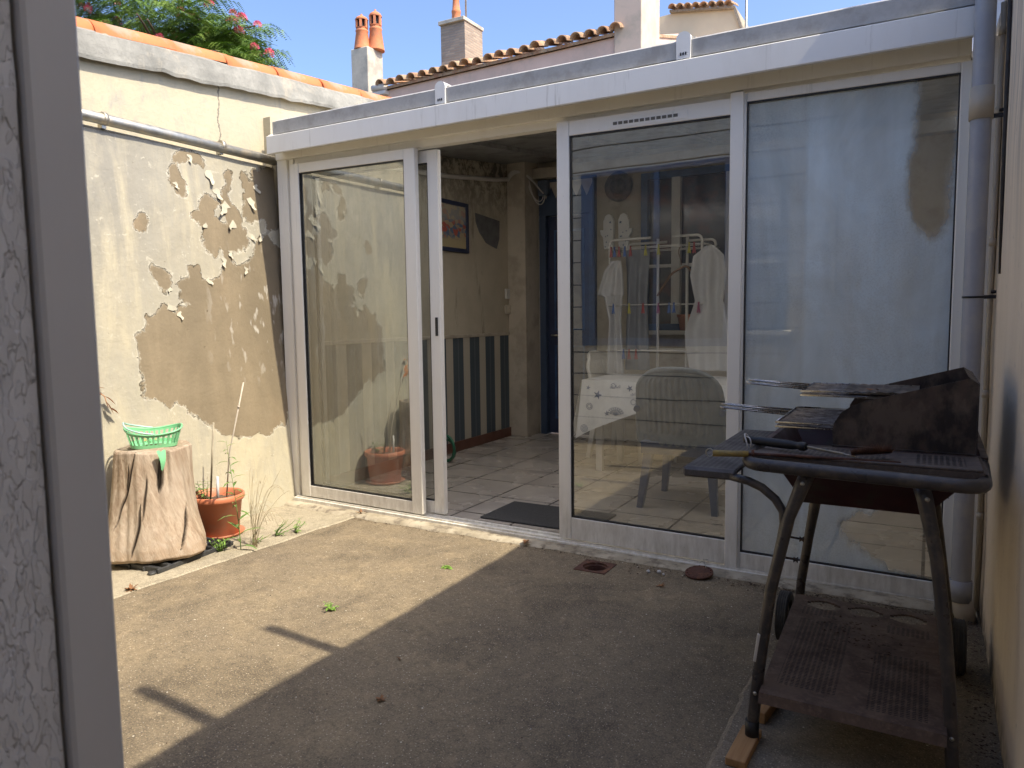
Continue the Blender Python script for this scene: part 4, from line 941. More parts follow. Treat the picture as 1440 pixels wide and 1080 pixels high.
b.add([(X(0,2.06),2.06,zf),(X(1,2.06),2.06,zf),(X(1,2.06),2.052,zf-.028),(X(0,2.06),2.052,zf-.028)],[(0,1,2,3)])
b.add([(X(0,2.06),2.06,zf),(X(0,2.8),2.80,zb_),(X(0,2.8)-.004,2.80,zb_-.03),(X(0,2.06)-.004,2.06,zf-.03)],[(0,1,2,3)])
b.tube([(X(0,2.06)+.0,2.063,zf-.022),(X(1,2.06),2.063,zf-.022)],.009,10)
b.build('lower_shelf',M['perfshelf'],bq,fix=False)
b=MB(); b.tube([(-.47,2.89,.10),(.13,2.89,.10)],.006,8); b.build('axle',M['steel'],bq)
for sx,xc in((-1,-.455),(1,.115)):
    b=MB(); pr=[(.062,-.02),(.085,-.022)]+[(.094-.0022*(k%2),-.018+.004*k) for k in range(10)]+[(.085,.022),(.062,.02),(.062,-.02)]
    b.lathe((xc,2.89,.095),pr,36,False,rot=Matrix.Rotation(R(90),3,'Y')); wh=b.build('wheel',simple('wheel_plastic' if sx<0 else 'wheel_plastic_r',(.028,.028,.03),(.05,.046,.042),20,.7,bump=.2),bq)
    b=MB(); b.lathe((xc,2.89,.095),[(0,-.012),(.02,-.016),(.03,-.006),(.0619,-.008),(.0619,.008),(.03,.006),(.02,.016),(0,.012)],30,rot=Matrix.Rotation(R(90),3,'Y')); b.build('hub',M['tubepaint'],wh)
# leaf litter lying on the shelf
M['litter']=simple('dry_litter',(.07,.04,.025),(.035,.022,.016),9,.95,bump=.2)
M['rust']=simple('rusty_iron',(.10,.04,.028),(.055,.026,.02),24,.85,bump=.5,bd=.003,c3=(.16,.075,.045),s3=20)
def crumbs(name,pts,mat,size,parent=None):
    b=MB()
    for (x,y,z) in pts:
        s_=random.uniform(.4,1)*size; a=random.uniform(0,6.28); n_=random.choice((3,4,5)); ring=[]
        for k in range(n_):
            q=a+2*math.pi*k/n_; r_=s_*random.uniform(.5,1); ring.append((x+r_*math.cos(q),y+r_*math.sin(q)*.6,z+random.uniform(.0005,.5*s_)))
        c=(x,y,z+s_*random.uniform(.2,.6)); b.add(ring+[c],[(k,(k+1)%n_,n_) for k in range(n_)])
    o=b.build(name,mat,parent,fix=False); return struct(o,'stuff')
pts=[]
for _ in range(150):
    x=random.gauss(-.19,.07); y=random.gauss(2.55,.10)
    if -.36<x<.03 and 2.1<y<2.68: pts.append((x,y,Zs(y)+.001))
o=crumbs('leaf_litter',pts,M['litter'],.010); tag(o,'dark dry leaf crumbs scattered on the lower barbecue shelf','litter')
# grilling racks
def rack(name,x0,x1,y0,y1,z,hx,hy,label,tilt=0):
    c=thing(name,((x0+x1)/2,(y0+y1)/2,z),label,'grilling rack')
    b=MB()
    for dz in(0,.014):
        b.tube([(x0,y0,z+dz),(x1,y0,z+dz+tilt),(x1,y1,z+dz+tilt),(x0,y1,z+dz)],.0032,8,closed=True)
    b.build('frame',M['chrome'],c); b=MB()
    n=int((y1-y0)/.0155)
    for dz in(.003,.012):
        for k in range(1,n): yy=y0+(y1-y0)*k/n; b.tube([(x0,yy,z+dz),(x1,yy,z+dz+tilt)],.0014,4)
        for k in range(1,9): xx=x0+(x1-x0)*k/9; b.tube([(xx,y0,z+dz-.002+tilt*k/9),(xx,y1,z+dz-.002+tilt*k/9)],.0018,4)
    b.build('wires',M['grime'],c); b=MB()
    for dz,o_ in((.0,0),(.012,.006)):
        b.tube(rounded([(x0,hy-.028,z+dz),(hx+.015+o_,hy-.012,z+dz+.012),(hx+o_,hy,z+dz+.013),(hx+.015+o_,hy+.012,z+dz+.012),(x0,hy+.028,z+dz)],.01,4),.0032,8)
    b.build('handle',M['chrome'],c); return c
M['chrome']=simple('worn_chrome',(.45,.45,.46),(.25,.23,.21),20,.28,1.,bump=.05)
M['grime']=simple('grimy_wire',(.30,.27,.25),(.08,.065,.055),40,.42,.7,bump=.1)
rack('grilling_rack',-.375,-.04,2.61,2.915,.975,-.60,2.85,'upper double wire grilling rack, longer handle out to the left, resting across the wind shield')
rack('grilling_rack',-.425,-.06,2.455,2.88,.888,-.685,2.78,'lower greasy double wire grilling rack just above the bowl of the barbecue')
b=MB(); b.grid(lambda u,v:(-.25+.22*u,2.62+.28*v,.9925+.0015*math.sin(u*40)),30,6); tag(b.build('drip_tray',M['soot'],fix=False),'flat dark sooty sheet lying on the upper grilling rack','sheet')
o=crumbs('food_scrap',[(-.17,2.67,.9935),(-.165,2.675,.9935),(-.15,2.68,.9935),(-.175,2.668,.9935)],simple('scrap',(.35,.17,.07),None,9,.8),.013); tag(o,'small orange brown scrap on the sooty sheet','scrap')
# cleaning brush
br=thing('wire_brush',(-.3,2.24,.86),'long black handled wire brush lying across the front board of the barbecue','brush')
v0,v1=Vector((-.487,2.285,.868)),Vector((-.30,2.228,.867)); d_=(v1-v0)
b=MB(); b.tube([v0+d_*k for k in(0,.02,.10,.12,.3,.7,.8,.82,.88,.90,.97,1)],[.008,.0125,.0125,.0105,.0135,.0135,.0125,.0105,.0105,.013,.013,.009],14); b.build('handle',M['gasket'],br)
b=MB(); pts=[]
for k in range(160):
    t=k/159; c=v1.lerp(Vector((-.20,2.185,.862)),t); a=k*1.25; pts.append(c+Vector((0,.0035*math.cos(a),.0035*math.sin(a))))
b.tube(pts,.0012,5); b.tube([v1,Vector((-.20,2.185,.862)),Vector((-.17,2.18,.858))],.0022,6); b.build('twisted_shaft',M['steel'],br)
b=MB()
for k in range(1150):
    t=random.random(); c=Vector((-.178,2.18,.862)).lerp(Vector((-.085,2.235,.866)),t); th=random.uniform(0,6.28); ln=random.uniform(.018,.036)*(1-.5*abs(t-.6))
    dv=Vector((random.uniform(-.5,.5),math.cos(th),abs(math.sin(th))*.8-.08)).normalized()*ln; s_=Vector((.0010,.0005,0)); b.add([c-s_,c+s_,c+dv],[(0,1,2)])
b.build('bristles',simple('rusty_bristles',(.22,.115,.07),(.10,.05,.035),40,.8,bump=0),br,fix=False)
b=MB(); b.tube(bez((-.475,2.281,.879),(-.49,2.26,.90),(-.47,2.23,.88),(-.465,2.235,.85),12),.0022,6); b.tube(bez((-.478,2.27,.879),(-.46,2.24,.885),(-.455,2.24,.87),(-.46,2.245,.848),12),.002,6); b.build('string_loop',M['linen'],br)
pk=thing('poker',(-.4,2.08,.85),'thin rusty poker with worn yellow handle lying beside the black wire brush','poker')
b=MB(); b.tube([(-.54,2.12,.848),(-.445,2.145,.849)],[.0095,.009],12); b.build('handle',simple('worn_yellow_paint',(.36,.26,.06),(.20,.15,.06),30,.6,bump=.3),pk)
b=MB(); b.tube([(-.445,2.145,.849),(-.35,2.16,.850),(-.16,2.175,.851),(-.06,2.185,.850)],[.0045,.0045,.004,.003],8); b.tube([(-.437,2.147,.85),(-.43,2.149,.85)],.012,10); b.build('rod',M['rust'],pk)
b=MB(); b.tube([(-.54+.011*math.cos(a)-.008,2.118,.849+.012*math.sin(a)) for a in [2*math.pi*k/12 for k in range(12)]],.002,6,closed=True); b.build('ring',M['steel'],pk)
# wood offcuts under the front leg
def woodm():
    t=NT('pine_wood'); co=t.co; g=t.noise(30,5,.6,t.scale(co,(1,.08,1)),.6)
    c=t.mix(t.rng(g,.35,.65),(.44,.26,.12),(.32,.17,.075)); return t.done(t.pbr(c,.7,0,t.bump(g,.3,.001),.3))
M['pine']=woodm()
def block(c,d,rz,label,tl=0):
    o=MB(); o.obox((0,0,0),d,None,.002); q=o.build('wood_offcut',M['pine']); q.location=c; q.rotation_euler=(tl,0,R(rz)); tag(q,label,'wood offcut','wood offcuts under the barbecue leg'); return q
block((-.425,2.055,.0245),(.055,.19,.022),-2,'pale pine offcut under the front left foot of the barbecue')
block((-.405,2.33,.030),(.04,.22,.035),-7,'thicker pine offcut on the slab just behind the front left barbecue leg')

# ------------------------------------------------------------------ drain and cap
dr_=thing('floor_drain',((DX0+DX1)/2,(DY0+DY1)/2,0),'open rusty round floor drain in its square frame, in the shade by the sill','drain')
cx_,cy_=(DX0+DX1)/2,(DY0+DY1)/2
b=MB(); n=32; o_=[];i_=[]
for k in range(n):
    a=2*math.pi*k/n; c_,s_=math.cos(a),math.sin(a); m=.082/max(abs(c_),abs(s_)); o_.append((cx_+c_*m,cy_+s_*m,.004)); i_.append((cx_+c_*.062,cy_+s_*.062,.003))
i2=[(x,y,-.008) for x,y,z in i_]; i3=[(cx_+(x-cx_)*.9,cy_+(y-cy_)*.9,-.010) for x,y,z in i_]; i4=[(x,y,-.09) for x,y,z in i3]
o2=[(x,y,-.02) for x,y,z in o_]
b.add(o_+i_+i2+i3+i4+o2,[(k,(k+1)%n,n+(k+1)%n,n+k) for k in range(n)]+[(j*n+k,j*n+(k+1)%n,(j+1)*n+(k+1)%n,(j+1)*n+k) for j in(1,2,3) for k in range(n)]+[(k,5*n+k,5*n+(k+1)%n,(k+1)%n) for k in range(n)])
b.build('frame',M['rust'],dr_,fix=False)
b=MB(); b.lathe((cx_,cy_,-.085),[(0,.012),(.02,.008),(.04,.004),(.056,0)],20); b.build('silt',M['litter'],dr_)
dc=thing('drain_cover',(-.93,3.43,0),'round rusty cast iron drain cover lying loose against the sill','drain cover')
rt=Matrix.Rotation(R(9),3,'X')@Matrix.Rotation(R(-3),3,'Y')
b=MB(); b.lathe((-.93,3.425,.014),[(0,-.012),(.052,-.012),(.056,-.002),(.066,0),(.066,.008),(.062,.010),(.050,.009),(.047,.012),(.0,.012)],36,rot=rt); b.build('disc',M['rust'],dc)
for k in range(14):
    a=2*math.pi*k/14; b=MB(); b.lathe(Vector((-.93,3.425,.014))+rt@Vector((.056*math.cos(a),.056*math.sin(a),.0095)),[(.005,0),(.0045,.003),(0,.0042)],8,rot=rt); b.build('stud',M['rust'],dc)
b=MB(); b.tube([(-.905,3.455,.028),(-.915,3.47,.05),(-.93,3.478,.056),(-.942,3.47,.048)],.002,5); b.tube([(-.915,3.47,.05),(-.925,3.48,.068),(-.905,3.485,.066)],.002,5); b.build('wire_hook',M['steel'],dc)

# ------------------------------------------------------------------ stump, basket, grate
def stumpm():
    t=NT('weathered_stump_wood'); co=t.co; x=t.sep(co)
    tw=t.n('ShaderNodeVectorMath',operation='ADD'); t.L(co,tw.inputs[0])
    cb=t.n('ShaderNodeCombineXYZ'); t.L(t.math('MULTIPLY',x[2],.28),cb.inputs[1]); t.L(cb.outputs[0],tw.inputs[1])
    sv=t.scale(tw.outputs[0],(1,1,.13))
    g=t.noise(26,7,.68,sv,.9); g2=t.noise(75,5,.7,sv,.3); big=t.noise(3,4,.6,co)
    c=t.mix(t.rng(g,.33,.66),(.44,.36,.275),(.25,.185,.13)); c=t.mix(t.math('MULTIPLY',t.rng(g2,.46,.66),.65),c,(.19,.12,.075)); c=t.mix(t.rng(big,.4,.65,0,.6),c,(.42,.365,.30))
    lw_=t.math('MULTIPLY',t.rng(x[2],.2,.0),t.rng(t.noise(12,5,.7,co,1.5),.4,.6)); c=t.mix(t.math('MULTIPLY',lw_,.6),c,(.30,.20,.12))
    wv=t.noise(7,2,.45,sv,.2); ck=t.math('MULTIPLY',t.rng(t.math('ABSOLUTE',t.math('SUBTRACT',wv,.5)),0,.008,1,0),t.rng(t.noise(3.2,2,.5,co),.56,.62))
    ck=t.attr('crk'); c=t.mix(ck,c,(.025,.018,.013))
    h=t.math('ADD',g,t.math('MULTIPLY',g2,.6))
    return t.done(t.pbr(c,.85,0,t.bump(h,.9,.006),.2))
M['stump']=stumpm()
st=thing('tree_stump',(-3.53,2.40,.035),'large weathered flared tree stump with a split top, standing by the peeling wall','tree stump')
b=MB(); n=288; CR=[]
GR=[(-89,-59,.30,1.01,.014,.011),(-60,-47,.05,.55,.012,.011),(-25,-19,.62,1.01,.045,.020),(-5,12,.1,.5,.012,.009),(-46,-42,.4,.8,.008,.009),(-75,-70,.6,.9,.008,.008)]
prof=[(0,.0),(.12,.0),(.222,.004),(.242,.02),(.240,.07),(.228,.13),(.214,.2),(.203,.28),(.196,.36),(.191,.44),(.188,.52),(.186,.548),(.180,.556),(.10,.558),(0,.556)]
prof2=[]
for i in range(len(prof)-1):
    for k in range(7):
        t=k/7; prof2.append((prof[i][0]*(1-t)+prof[i+1][0]*t,prof[i][1]*(1-t)+prof[i+1][1]*t))
prof2.append(prof[-1])
def sfn(p,a):
    f=p.z/.55; lob=1+.05*math.sin(3*a+1.2+f)*(1.1-f)+.035*math.sin(7*a+2*f)*(1-.5*f)+.012*noise.noise(Vector((math.cos(a)*7,math.sin(a)*7,p.z*5)))+.010*math.sin(23*a+6*f+2*noise.noise(Vector((math.cos(a)*2,math.sin(a)*2,p.z*3))))
    flare=1+.22*max(0,math.cos(a-R(20)))**3*(1-f)**2
    r=math.hypot(p.x,p.y)
    if r>.15 and f>.55:   # split in the rim facing the yard
        dd=abs((a-R(-12)+math.pi)%(2*math.pi)-math.pi); lob-=.16*max(0,1-dd/.07)*(f-.55)/.45
    crk=0
    if r>.15:
        for (g0,g1,fa,fb_,gd,gw) in GR:
            if fa<f<fb_:
                fr_=(f-fa)/(fb_-fa); ac=R(g0+(g1-g0)*fr_)+.06*noise.noise(Vector((f*5,g0,0))); dd=abs((a-ac+math.pi)%(2*math.pi)-math.pi)
                w_=(gw/.2)*(min(1,fr_*5) if gd>.018 else min(1,4*fr_*(1-fr_)+.1)); k=max(0,1-dd/max(w_,.01)); lob-=k*gd/.2; crk=max(crk,min(1,k*1.6))
    CR.append(crk)
    q=Vector((p.x*lob*flare*.92,p.y*lob*flare,p.z+.012*noise.noise(Vector((p.x*9,p.y*9,3)))*(1 if f>.9 else .3)))
    q.y-= .030*(1-f); q.x+=.03*f*0
    if f>.9: q.z+=.05*(q.y)*.6
    return q
b.lathe((-3.53,2.40,.037),prof2,n,True,fn=sfn); b.attr={'crk':CR}; b.build('trunk',M['stump'],st,fix=False)
M['blackplastic']=simple('black_crate_plastic',(.02,.022,.026),(.05,.05,.05),30,.5,bump=.1)
gr=thing('plastic_grate',(-3.47,2.42,0),'low black plastic slatted grate lying flat under the tree stump','grate')
b=MB(); rot=Matrix.Rotation(R(6),3,'Z'); c0=Vector((-3.505,2.43,.0))
def gb(x,y,dx,dy,z0=.008,z1=.034): b.obox(c0+rot@Vector((x,y,(z0+z1)/2)),(dx,dy,z1-z0),rot,.003)
for k in range(9): gb(0,-.22+k*.058,.40,.02)
for xx in(-.2,-.1,0,.1,.2): gb(xx,.012,.014,.50,.006,.030)
b.build('slats',M['blackplastic'],gr)
# green basket
M['green']=simple('mint_green_plastic',(.20,.52,.27),(.17,.46,.24),9,.35,bump=0,**{'Subsurface Weight':0.})
M['rimblue']=simple('pale_rim_plastic',(.36,.55,.50),None,9,.35,bump=0)
bk_=thing('plastic_basket',(-3.53,2.40,.60),'small mint green slatted plastic basket lying askew on the tree stump','basket')
rt=Matrix.Rotation(R(58),3,'Z')@Matrix.Rotation(R(5),3,'X'); cb_=Vector((-3.52,2.40,.600))
def bp(a,s,z):
    e=1/(abs(math.cos(a))**3.2+abs(math.sin(a))**3.2)**(1/3.2)
    return cb_+rt@Vector((.135*s*e*math.cos(a),.085*s*e*math.sin(a),z+(.014*math.cos(2*a)*(z/.085) if z>.02 else 0)))
b=MB(); n=34
for k in range(n):
    a0,a1=2*math.pi*k/n,2*math.pi*(k+.42)/n
    for (s0,z0,s1,z1) in((.84,.018,.97,.075),):
        b.add([bp(a0,s0,z0),bp(a1,s0,z0),bp(a1,s1,z1),bp(a0,s1,z1),bp(a0,s0-.02,z0),bp(a1,s0-.02,z0),bp(a1,s1-.02,z1),bp(a0,s1-.02,z1)],[(0,1,2,3),(7,6,5,4),(0,3,7,4),(1,5,6,2)])
m=60
def band(s0,z0,s1,z1):
    v=[bp(2*math.pi*k/m,s0,z0) for k in range(m)]+[bp(2*math.pi*k/m,s1,z1) for k in range(m)]+[bp(2*math.pi*k/m,s0-.02,z0) for k in range(m)]+[bp(2*math.pi*k/m,s1-.02,z1) for k in range(m)]
    b.add(v,[(k,(k+1)%m,m+(k+1)%m,m+k) for k in range(m)]+[(3*m+k,3*m+(k+1)%m,2*m+(k+1)%m,2*m+k) for k in range(m)],True)
band(.82,.002,.845,.02); band(.965,.073,.985,.088); band(.80,.002,.4,.001)
b.build('slatted_body',M['green'],bk_,fix=False)
b=MB(); b.tube([bp(2*math.pi*k/m,1.0,.088) for k in range(m)],.005,7,closed=True); b.build('rim',M['green'],bk_)
b=MB(); b.tube([bp(math.pi*.5+math.pi*k/30,1.02,.094+.018*math.sin(math.pi*k/30)) for k in range(31)],.0045,7); b.build('handle',M['rimblue'],bk_)
b=MB(); q=Vector((-3.335,2.39,.60))
b.grid(lambda u,v:(-3.345+.012*math.sin(v*3)+.0,2.315+.05*(u-.5)*(1-v*.75),.600-.10*v+.006*math.sin(u*9)),4,12); tag(b.build('green_scrap',M['green'],fix=False),'torn green plastic strip hanging into the split of the stump','plastic strip')
# little shells in the basket
o=crumbs('dry_bits',[(-3.52+random.uniform(-.05,.05),2.40+random.uniform(-.05,.05),.62+random.uniform(0,.02)) for _ in range(14)],simple('dry_orange',(.5,.3,.12),None,9,.8),.02); tag(o,'dry orange leaf bits lying in the green basket','leaf bits')

# ------------------------------------------------------------------ pot, canes, weeds
M['leaf']=simple('weed_leaf',(.12,.21,.05),(.08,.15,.035),20,.6,bump=0,c3=(.2,.24,.07),s3=9)
M['leaf2']=simple('fresh_leaf',(.18,.32,.05),None,20,.6,bump=0)
M['straw']=simple('dry_stem',(.42,.35,.22),(.33,.27,.17),30,.85,bump=.1)
M['cane']=simple('bamboo_cane',(.12,.10,.07),(.40,.36,.27),9,.7,bump=.1,vec=(1,1,.5))
M['palecane']=simple('pale_cane',(.50,.45,.38),(.40,.35,.29),12,.7,bump=.1)
PX,PY=-3.58,2.815
pt=thing('plant_pot',(PX,PY,0),'cracked terracotta coloured pot with weeds and canes, between stump and wall','plant pot')
b=MB(); b.lathe((PX,PY,.008),[(0,0),(.105,0),(.115,.006),(.138,.20),(.149,.205),(.154,.215),(.153,.238),(.147,.242),(.141,.236),(.133,.20),(.130,.18),(0,.175)],48); b.build('pot',M['pot'],pt)
b=MB(); b.lathe((PX,PY,.002),[(0,0),(.115,0),(.14,.012),(.148,.024),(.143,.025),(.11,.010),(0,.006)],48,fn=lambda p,a:p*(1 if not(-.9<a-5.2<.3 and p.z>.01) else .93)); b.build('saucer',M['pot'],pt)
b=MB(); b.grid(lambda u,v:(PX+(u-.5)*.26*math.sqrt(max(0,1-(2*v-1)**2)),PY+(v-.5)*.26,.205+.012*noise.noise(Vector((u*9,v*9,0)))),20,20); b.build('soil',simple('dry_soil',(.16,.11,.075),(.09,.065,.045),40,.98,bump=.8,bd=.01),pt,fix=False)
b=MB(); b.tube([(PX-.03,PY-.02,.20),(PX+.055,PY-.04,.67)],.0055,8); tag(b.build('cane',M['cane']),'short dark bamboo cane leaning in the terracotta pot','cane','canes in the pot')
b=MB(); b.tube([(PX+.06,PY+.02,.22),(PX+.10,PY+.02,.48),(PX+.235,PY+.03,.90)],.004,8); b.tube([(PX+.188,PY+.027,.755),(PX+.191,PY+.027,.765)],.007,8); tag(b.build('cane',M['palecane']),'long thin pale cane rising from the terracotta pot','cane','canes in the pot')
b=MB(); b.tube([(PX+.055,PY-.035,.21),(PX+.06,PY-.035,.36)],.008,8); tag(b.build('peg_stick',M['linen']),'short stout whitish stick standing in the pot','stick')
def leafm(b,base,d,L,wd,droop=.3):
    base=Vector(base); d=Vector(d).normalized(); side=d.cross(Vector((0,0,1))); side=side.normalized() if side.length>.01 else Vector((1,0,0))
    pts=[]
    for t,wf_ in((0,.15),(.3,1),(.65,.8),(1,.02)):
        c=base+d*L*t-Vector((0,0,droop*L*t*t)); pts+= [c-side*wd*wf_/2+Vector((0,0,wd*.12*wf_)),c-Vector((0,0,0)),c+side*wd*wf_/2+Vector((0,0,wd*.12*wf_))]
    fs=[]
    for i in range(3): fs+=[(i*3,i*3+1,i*3+4,i*3+3),(i*3+1,i*3+2,i*3+5,i*3+4)]
    b.add(pts,fs,True)
def weed(name,base,h_,nl,ll,lwid,label,lean=(0,0),mat='leaf',stems=1,spread=.0,cat='weed',up=.5):
    c=thing(name,base,label,cat); bs=MB(); bl=MB(); base=Vector(base)
    for s_ in range(stems):
        a=random.uniform(0,6.28); off=Vector((math.cos(a),math.sin(a),0))*spread*random.random()
        tip=base+off*2.5+Vector((lean[0],lean[1],h_*random.uniform(.7,1)))
        P=bez(base+off*.3,base+off+Vector((0,0,h_*.35)),tip-Vector((lean[0]*.3,lean[1]*.3,h_*.3)),tip,10); bs.tube(P,[.0028*(1-.7*k/10) for k in range(11)],5)
        for k in range(nl):
            t=(k+.8)/(nl+.3); i=min(int(t*10),9); q=P[i].lerp(P[i+1],t*10-i); aa=k*2.4+random.uniform(-.4,.4)
            leafm(bl,q,(math.cos(aa),math.sin(aa),up),ll*(1.15-.6*t)*random.uniform(.7,1.2),lwid*(1.1-.5*t),random.uniform(.2,.7))
    bs.build('stem',M['leaf'],c); bl.build('leaves',M[mat],c,fix=False); return c
weed('weed',(-3.22,2.67,.005),.60,26,.12,.019,'tall narrow leaved green weed growing in front of the terracotta pot',(-.10,.02))
weed('pot_plant',(PX-.08,PY-.02,.20),.13,9,.05,.016,'small leafy green plant at the left rim of the pot',(-.02,0),'leaf',4,.03,'plant')
weed('weed',(-3.30,2.60,.005),.075,5,.05,.010,'bright low grass tuft at the corner of the black grate',(0,0),'leaf2',7,.02,'weed',1.2)
weed('weed',(-3.25,2.945,.005),.11,7,.03,.009,'thin sprawling weed in the crack right of the pot',(.03,.05),'leaf',5,.05)
weed('weed',(-3.19,3.04,.005),.08,5,.035,.012,'fresh green sprig farthest right along the strip crack',(.02,.03),'leaf2',4,.03)
weed('weed',(-3.24,2.78,.005),.05,4,.03,.009,'tiny sprig between the tall weed and the sprawling one',(.02,.03),'leaf2',4,.03)
weed('weed',(-2.211,2.287,.001),.03,5,.028,.014,'tiny green sprig alone on the sunlit ground',(0,0),'leaf2',4,.015)
weed('weed',(-2.064,2.962,.001),.012,5,.036,.015,'flat green weed on the sunlit ground nearest the door',(0,0),'leaf2',3,.015,'weed',.15)
b=MB()
for k in range(26):
    a=random.uniform(-1,1.2); P=bez((-3.20+random.uniform(-.03,.03),2.74,.01),(-3.2+.05*a,2.76,.2),(-3.2+.12*a+random.uniform(-.05,.05),2.80,.35+random.uniform(-.1,.1)),(-3.18+.16*a,2.83,.28+random.uniform(-.2,.16)),10); b.tube(P,.0009,3)
tag(b.build('dry_grass',M['straw']),'tangle of thin dry straw stems beside the tall green weed','dry grass',None,'stuff')
def drytuft(base,label,r=.03,n=16):
    b=MB(); base=Vector(base)
    for k in range(n):
        a=random.uniform(0,6.28); e=random.uniform(0,.7); d=Vector((math.cos(a)*math.cos(e),math.sin(a)*math.cos(e),math.sin(e)))
        leafm(b,base+d*.003,d,r*random.uniform(.5,1.1),r*.35,random.uniform(-.3,.5))
    for q in range(len(b.v)):
        x,y,z=b.v[q]; b.v[q]=(x,y,max(z,base.z+.001))
    return tag(b.build('dry_leaf_clump',M['deadleaf'],fix=False),label,'dead leaves')
M['deadleaf']=simple('dead_leaf',(.26,.12,.05),(.15,.08,.04),20,.85,bump=0)
drytuft((-1.533,1.799,.002),'curled brown leaf clump on the shaded ground in the foreground',.022)
drytuft((-1.66,2.06,.002),'small brown dead leaf farther back in the shade',.013,8)
drytuft((-1.886,3.453,.02),'brown dead leaves caught at the sill by the open door',.035,20)
drytuft((-3.10,3.52,.012),'reddish dead leaves under the leftmost sliding door',.045,26)
drytuft((-3.20,2.02,.006),'orange brown dead leaves at the left end of the pale strip',.035,20)
drytuft((-1.05,3.20,.002),'flattened brown leaves in front of the loose drain cover',.03,8)
b=MB(); b.tube([(-3.80,2.20,.93),(-3.77,2.25,.90),(-3.75,2.29,.86),(-3.74,2.30,.80)],.002,5)
for q,d in(((-3.77,2.25,.90),(0,1,.3)),((-3.75,2.29,.86),(.2,1,-.6)),((-3.745,2.295,.83),(.2,.6,-1)),((-3.74,2.30,.80),(0,1,-.4))): leafm(b,q,d,.06,.03,.3)
tag(b.build('dry_twig',simple('orange_leaf',(.55,.22,.07),(.4,.15,.05),9,.8,bump=0),fix=False),'dry orange leaved twig against the cream wall beside the jamb','twig')
# loose grit: pale flecks and crumbs, debris along the sill
pts=[(random.uniform(-3.0,-.55),random.uniform(.9,3.4),.0005) for _ in range(420)]
tag(crumbs('pale_grit',pts,M['linen'],.0032),'tiny pale grit and paint flecks scattered over the courtyard ground','grit')
pts=[(random.uniform(-3.0,-.5),random.uniform(.9,3.4),.0005) for _ in range(200)]
tag(crumbs('dark_grit',pts,M['litter'],.006),'small dark crumbs of leaf scattered over the courtyard','grit')
pts=[(random.uniform(-1.5,.12),3.44-abs(random.gauss(0,.07)),.002) for _ in range(420)]+[(random.uniform(-3.4,-1.5),3.45-abs(random.gauss(0,.018)),.002) for _ in range(120)]+[(.17+random.uniform(-.04,.03),random.uniform(2.2,3.4),.013) for _ in range(360)]
pts+=[(random.uniform(-.75,.12),3.43-abs(random.gauss(0,.03)),.004) for _ in range(350)]
tag(crumbs('sill_debris',pts,M['litter'],.009),'dry leaf debris collected along the sill and under the barbecue','debris')
for i,(x,y,s_) in enumerate(((-1.16,3.36,.010),(-1.11,3.375,.012),(-1.085,3.36,.007))):
    b=MB(); b.lathe((x,y,s_*.6),[(0,-s_*.6),(s_*.7,-s_*.5),(s_,0),(s_*.7,s_*.6),(0,s_*.7)],9,fn=lambda p,a:p*(1+.4*noise.noise(p*150))); tag(b.build('white_pebble',M['linen']),'white pebble lying between the open drain and its cover','pebble','white pebbles by the drain')
b=MB(); b.lathe((-3.30,2.20,.012),[(0,-.006),(.018,-.005),(.022,0),(.016,.008),(0,.009)],12,fn=lambda p,a:p*(1+.3*noise.noise(p*90))); tag(b.build('dark_pebble',M['blackplastic']),'single black pebble on the pale strip in front of the stump','pebble')

# ------------------------------------------------------------------ buildings beyond
M['pink']=simple('pink_render',(.74,.56,.47),(.66,.50,.42),3,.9,c3=(.58,.46,.39),s3=2,bump=.2,bd=.003,spec=.15)
M['yellowr']=simple('pale_yellow_render',(.76,.66,.46),(.70,.60,.42),3,.9,bump=.2,spec=.15)
M['greyr']=simple('weathered_render',(.56,.52,.44),(.44,.41,.35),5,.92,bump=.3,bd=.004,c3=(.36,.34,.30),s3=4,spec=.15)
def bgtile(mb,parent,x,y,z,src=[None]):
    if src[0] is None: o=mb.build('roof_tile',M['terra_old']); o.parent=parent; src[0]=o
    else: o=src[0].copy(); col.objects.link(o); o.parent=parent
    o.location=Vector((x,y,z))-parent.location; return o
ph=thing('pink_house',(-5.3,9,0),'pink rendered house with old roof tiles along its eave behind the veranda','house')
b=MB(); b.add([(-7.30,9,0),(-3.52,9,0),(-3.52,9,4.70),(-7.30,9,4.62),(-7.30,13,0),(-3.52,13,0),(-3.52,13,6.0),(-7.30,13,6.0)],[(0,1,2,3),(1,5,6,2),(5,4,7,6),(4,0,3,7)]); b.build('wall',M['pink'],ph)
b=MB(); b.add([(-7.32,8.95,4.62),(-3.50,8.95,4.70),(-3.50,13.1,5.9),(-7.32,13.1,5.82),(-7.32,8.95,4.66),(-3.50,8.95,4.74),(-3.50,13.1,5.94),(-7.32,13.1,5.86)],[(3,2,1,0),(4,5,6,7),(0,1,5,4),(1,2,6,5),(2,3,7,6),(3,0,4,7)]); b.build('roof',M['terra_old'],ph)
tm=halftile(.078,.066,.5,.012,10,1.0); src=[None]
nT=21
for k in range(nT):
    x=-7.20+(7.20-3.50)*k/(nT-1); o=bgtile(tm,ph,x+random.uniform(-.012,.012),8.86+random.uniform(-.02,.02),4.665+.08*k/(nT-1)+random.uniform(-.008,.008),src); o.rotation_euler=(R(16)+random.uniform(-.03,.03),0,random.uniform(-.05,.05)); o.parent=ph
b=MB(); b.box(-7.45,-7.15,8.9,9.0,4.55,4.60); b.tube([(-7.40,8.93,4.66),(-7.15,8.93,4.66)],.05,10); b.build('gutter',M['white'],ph)
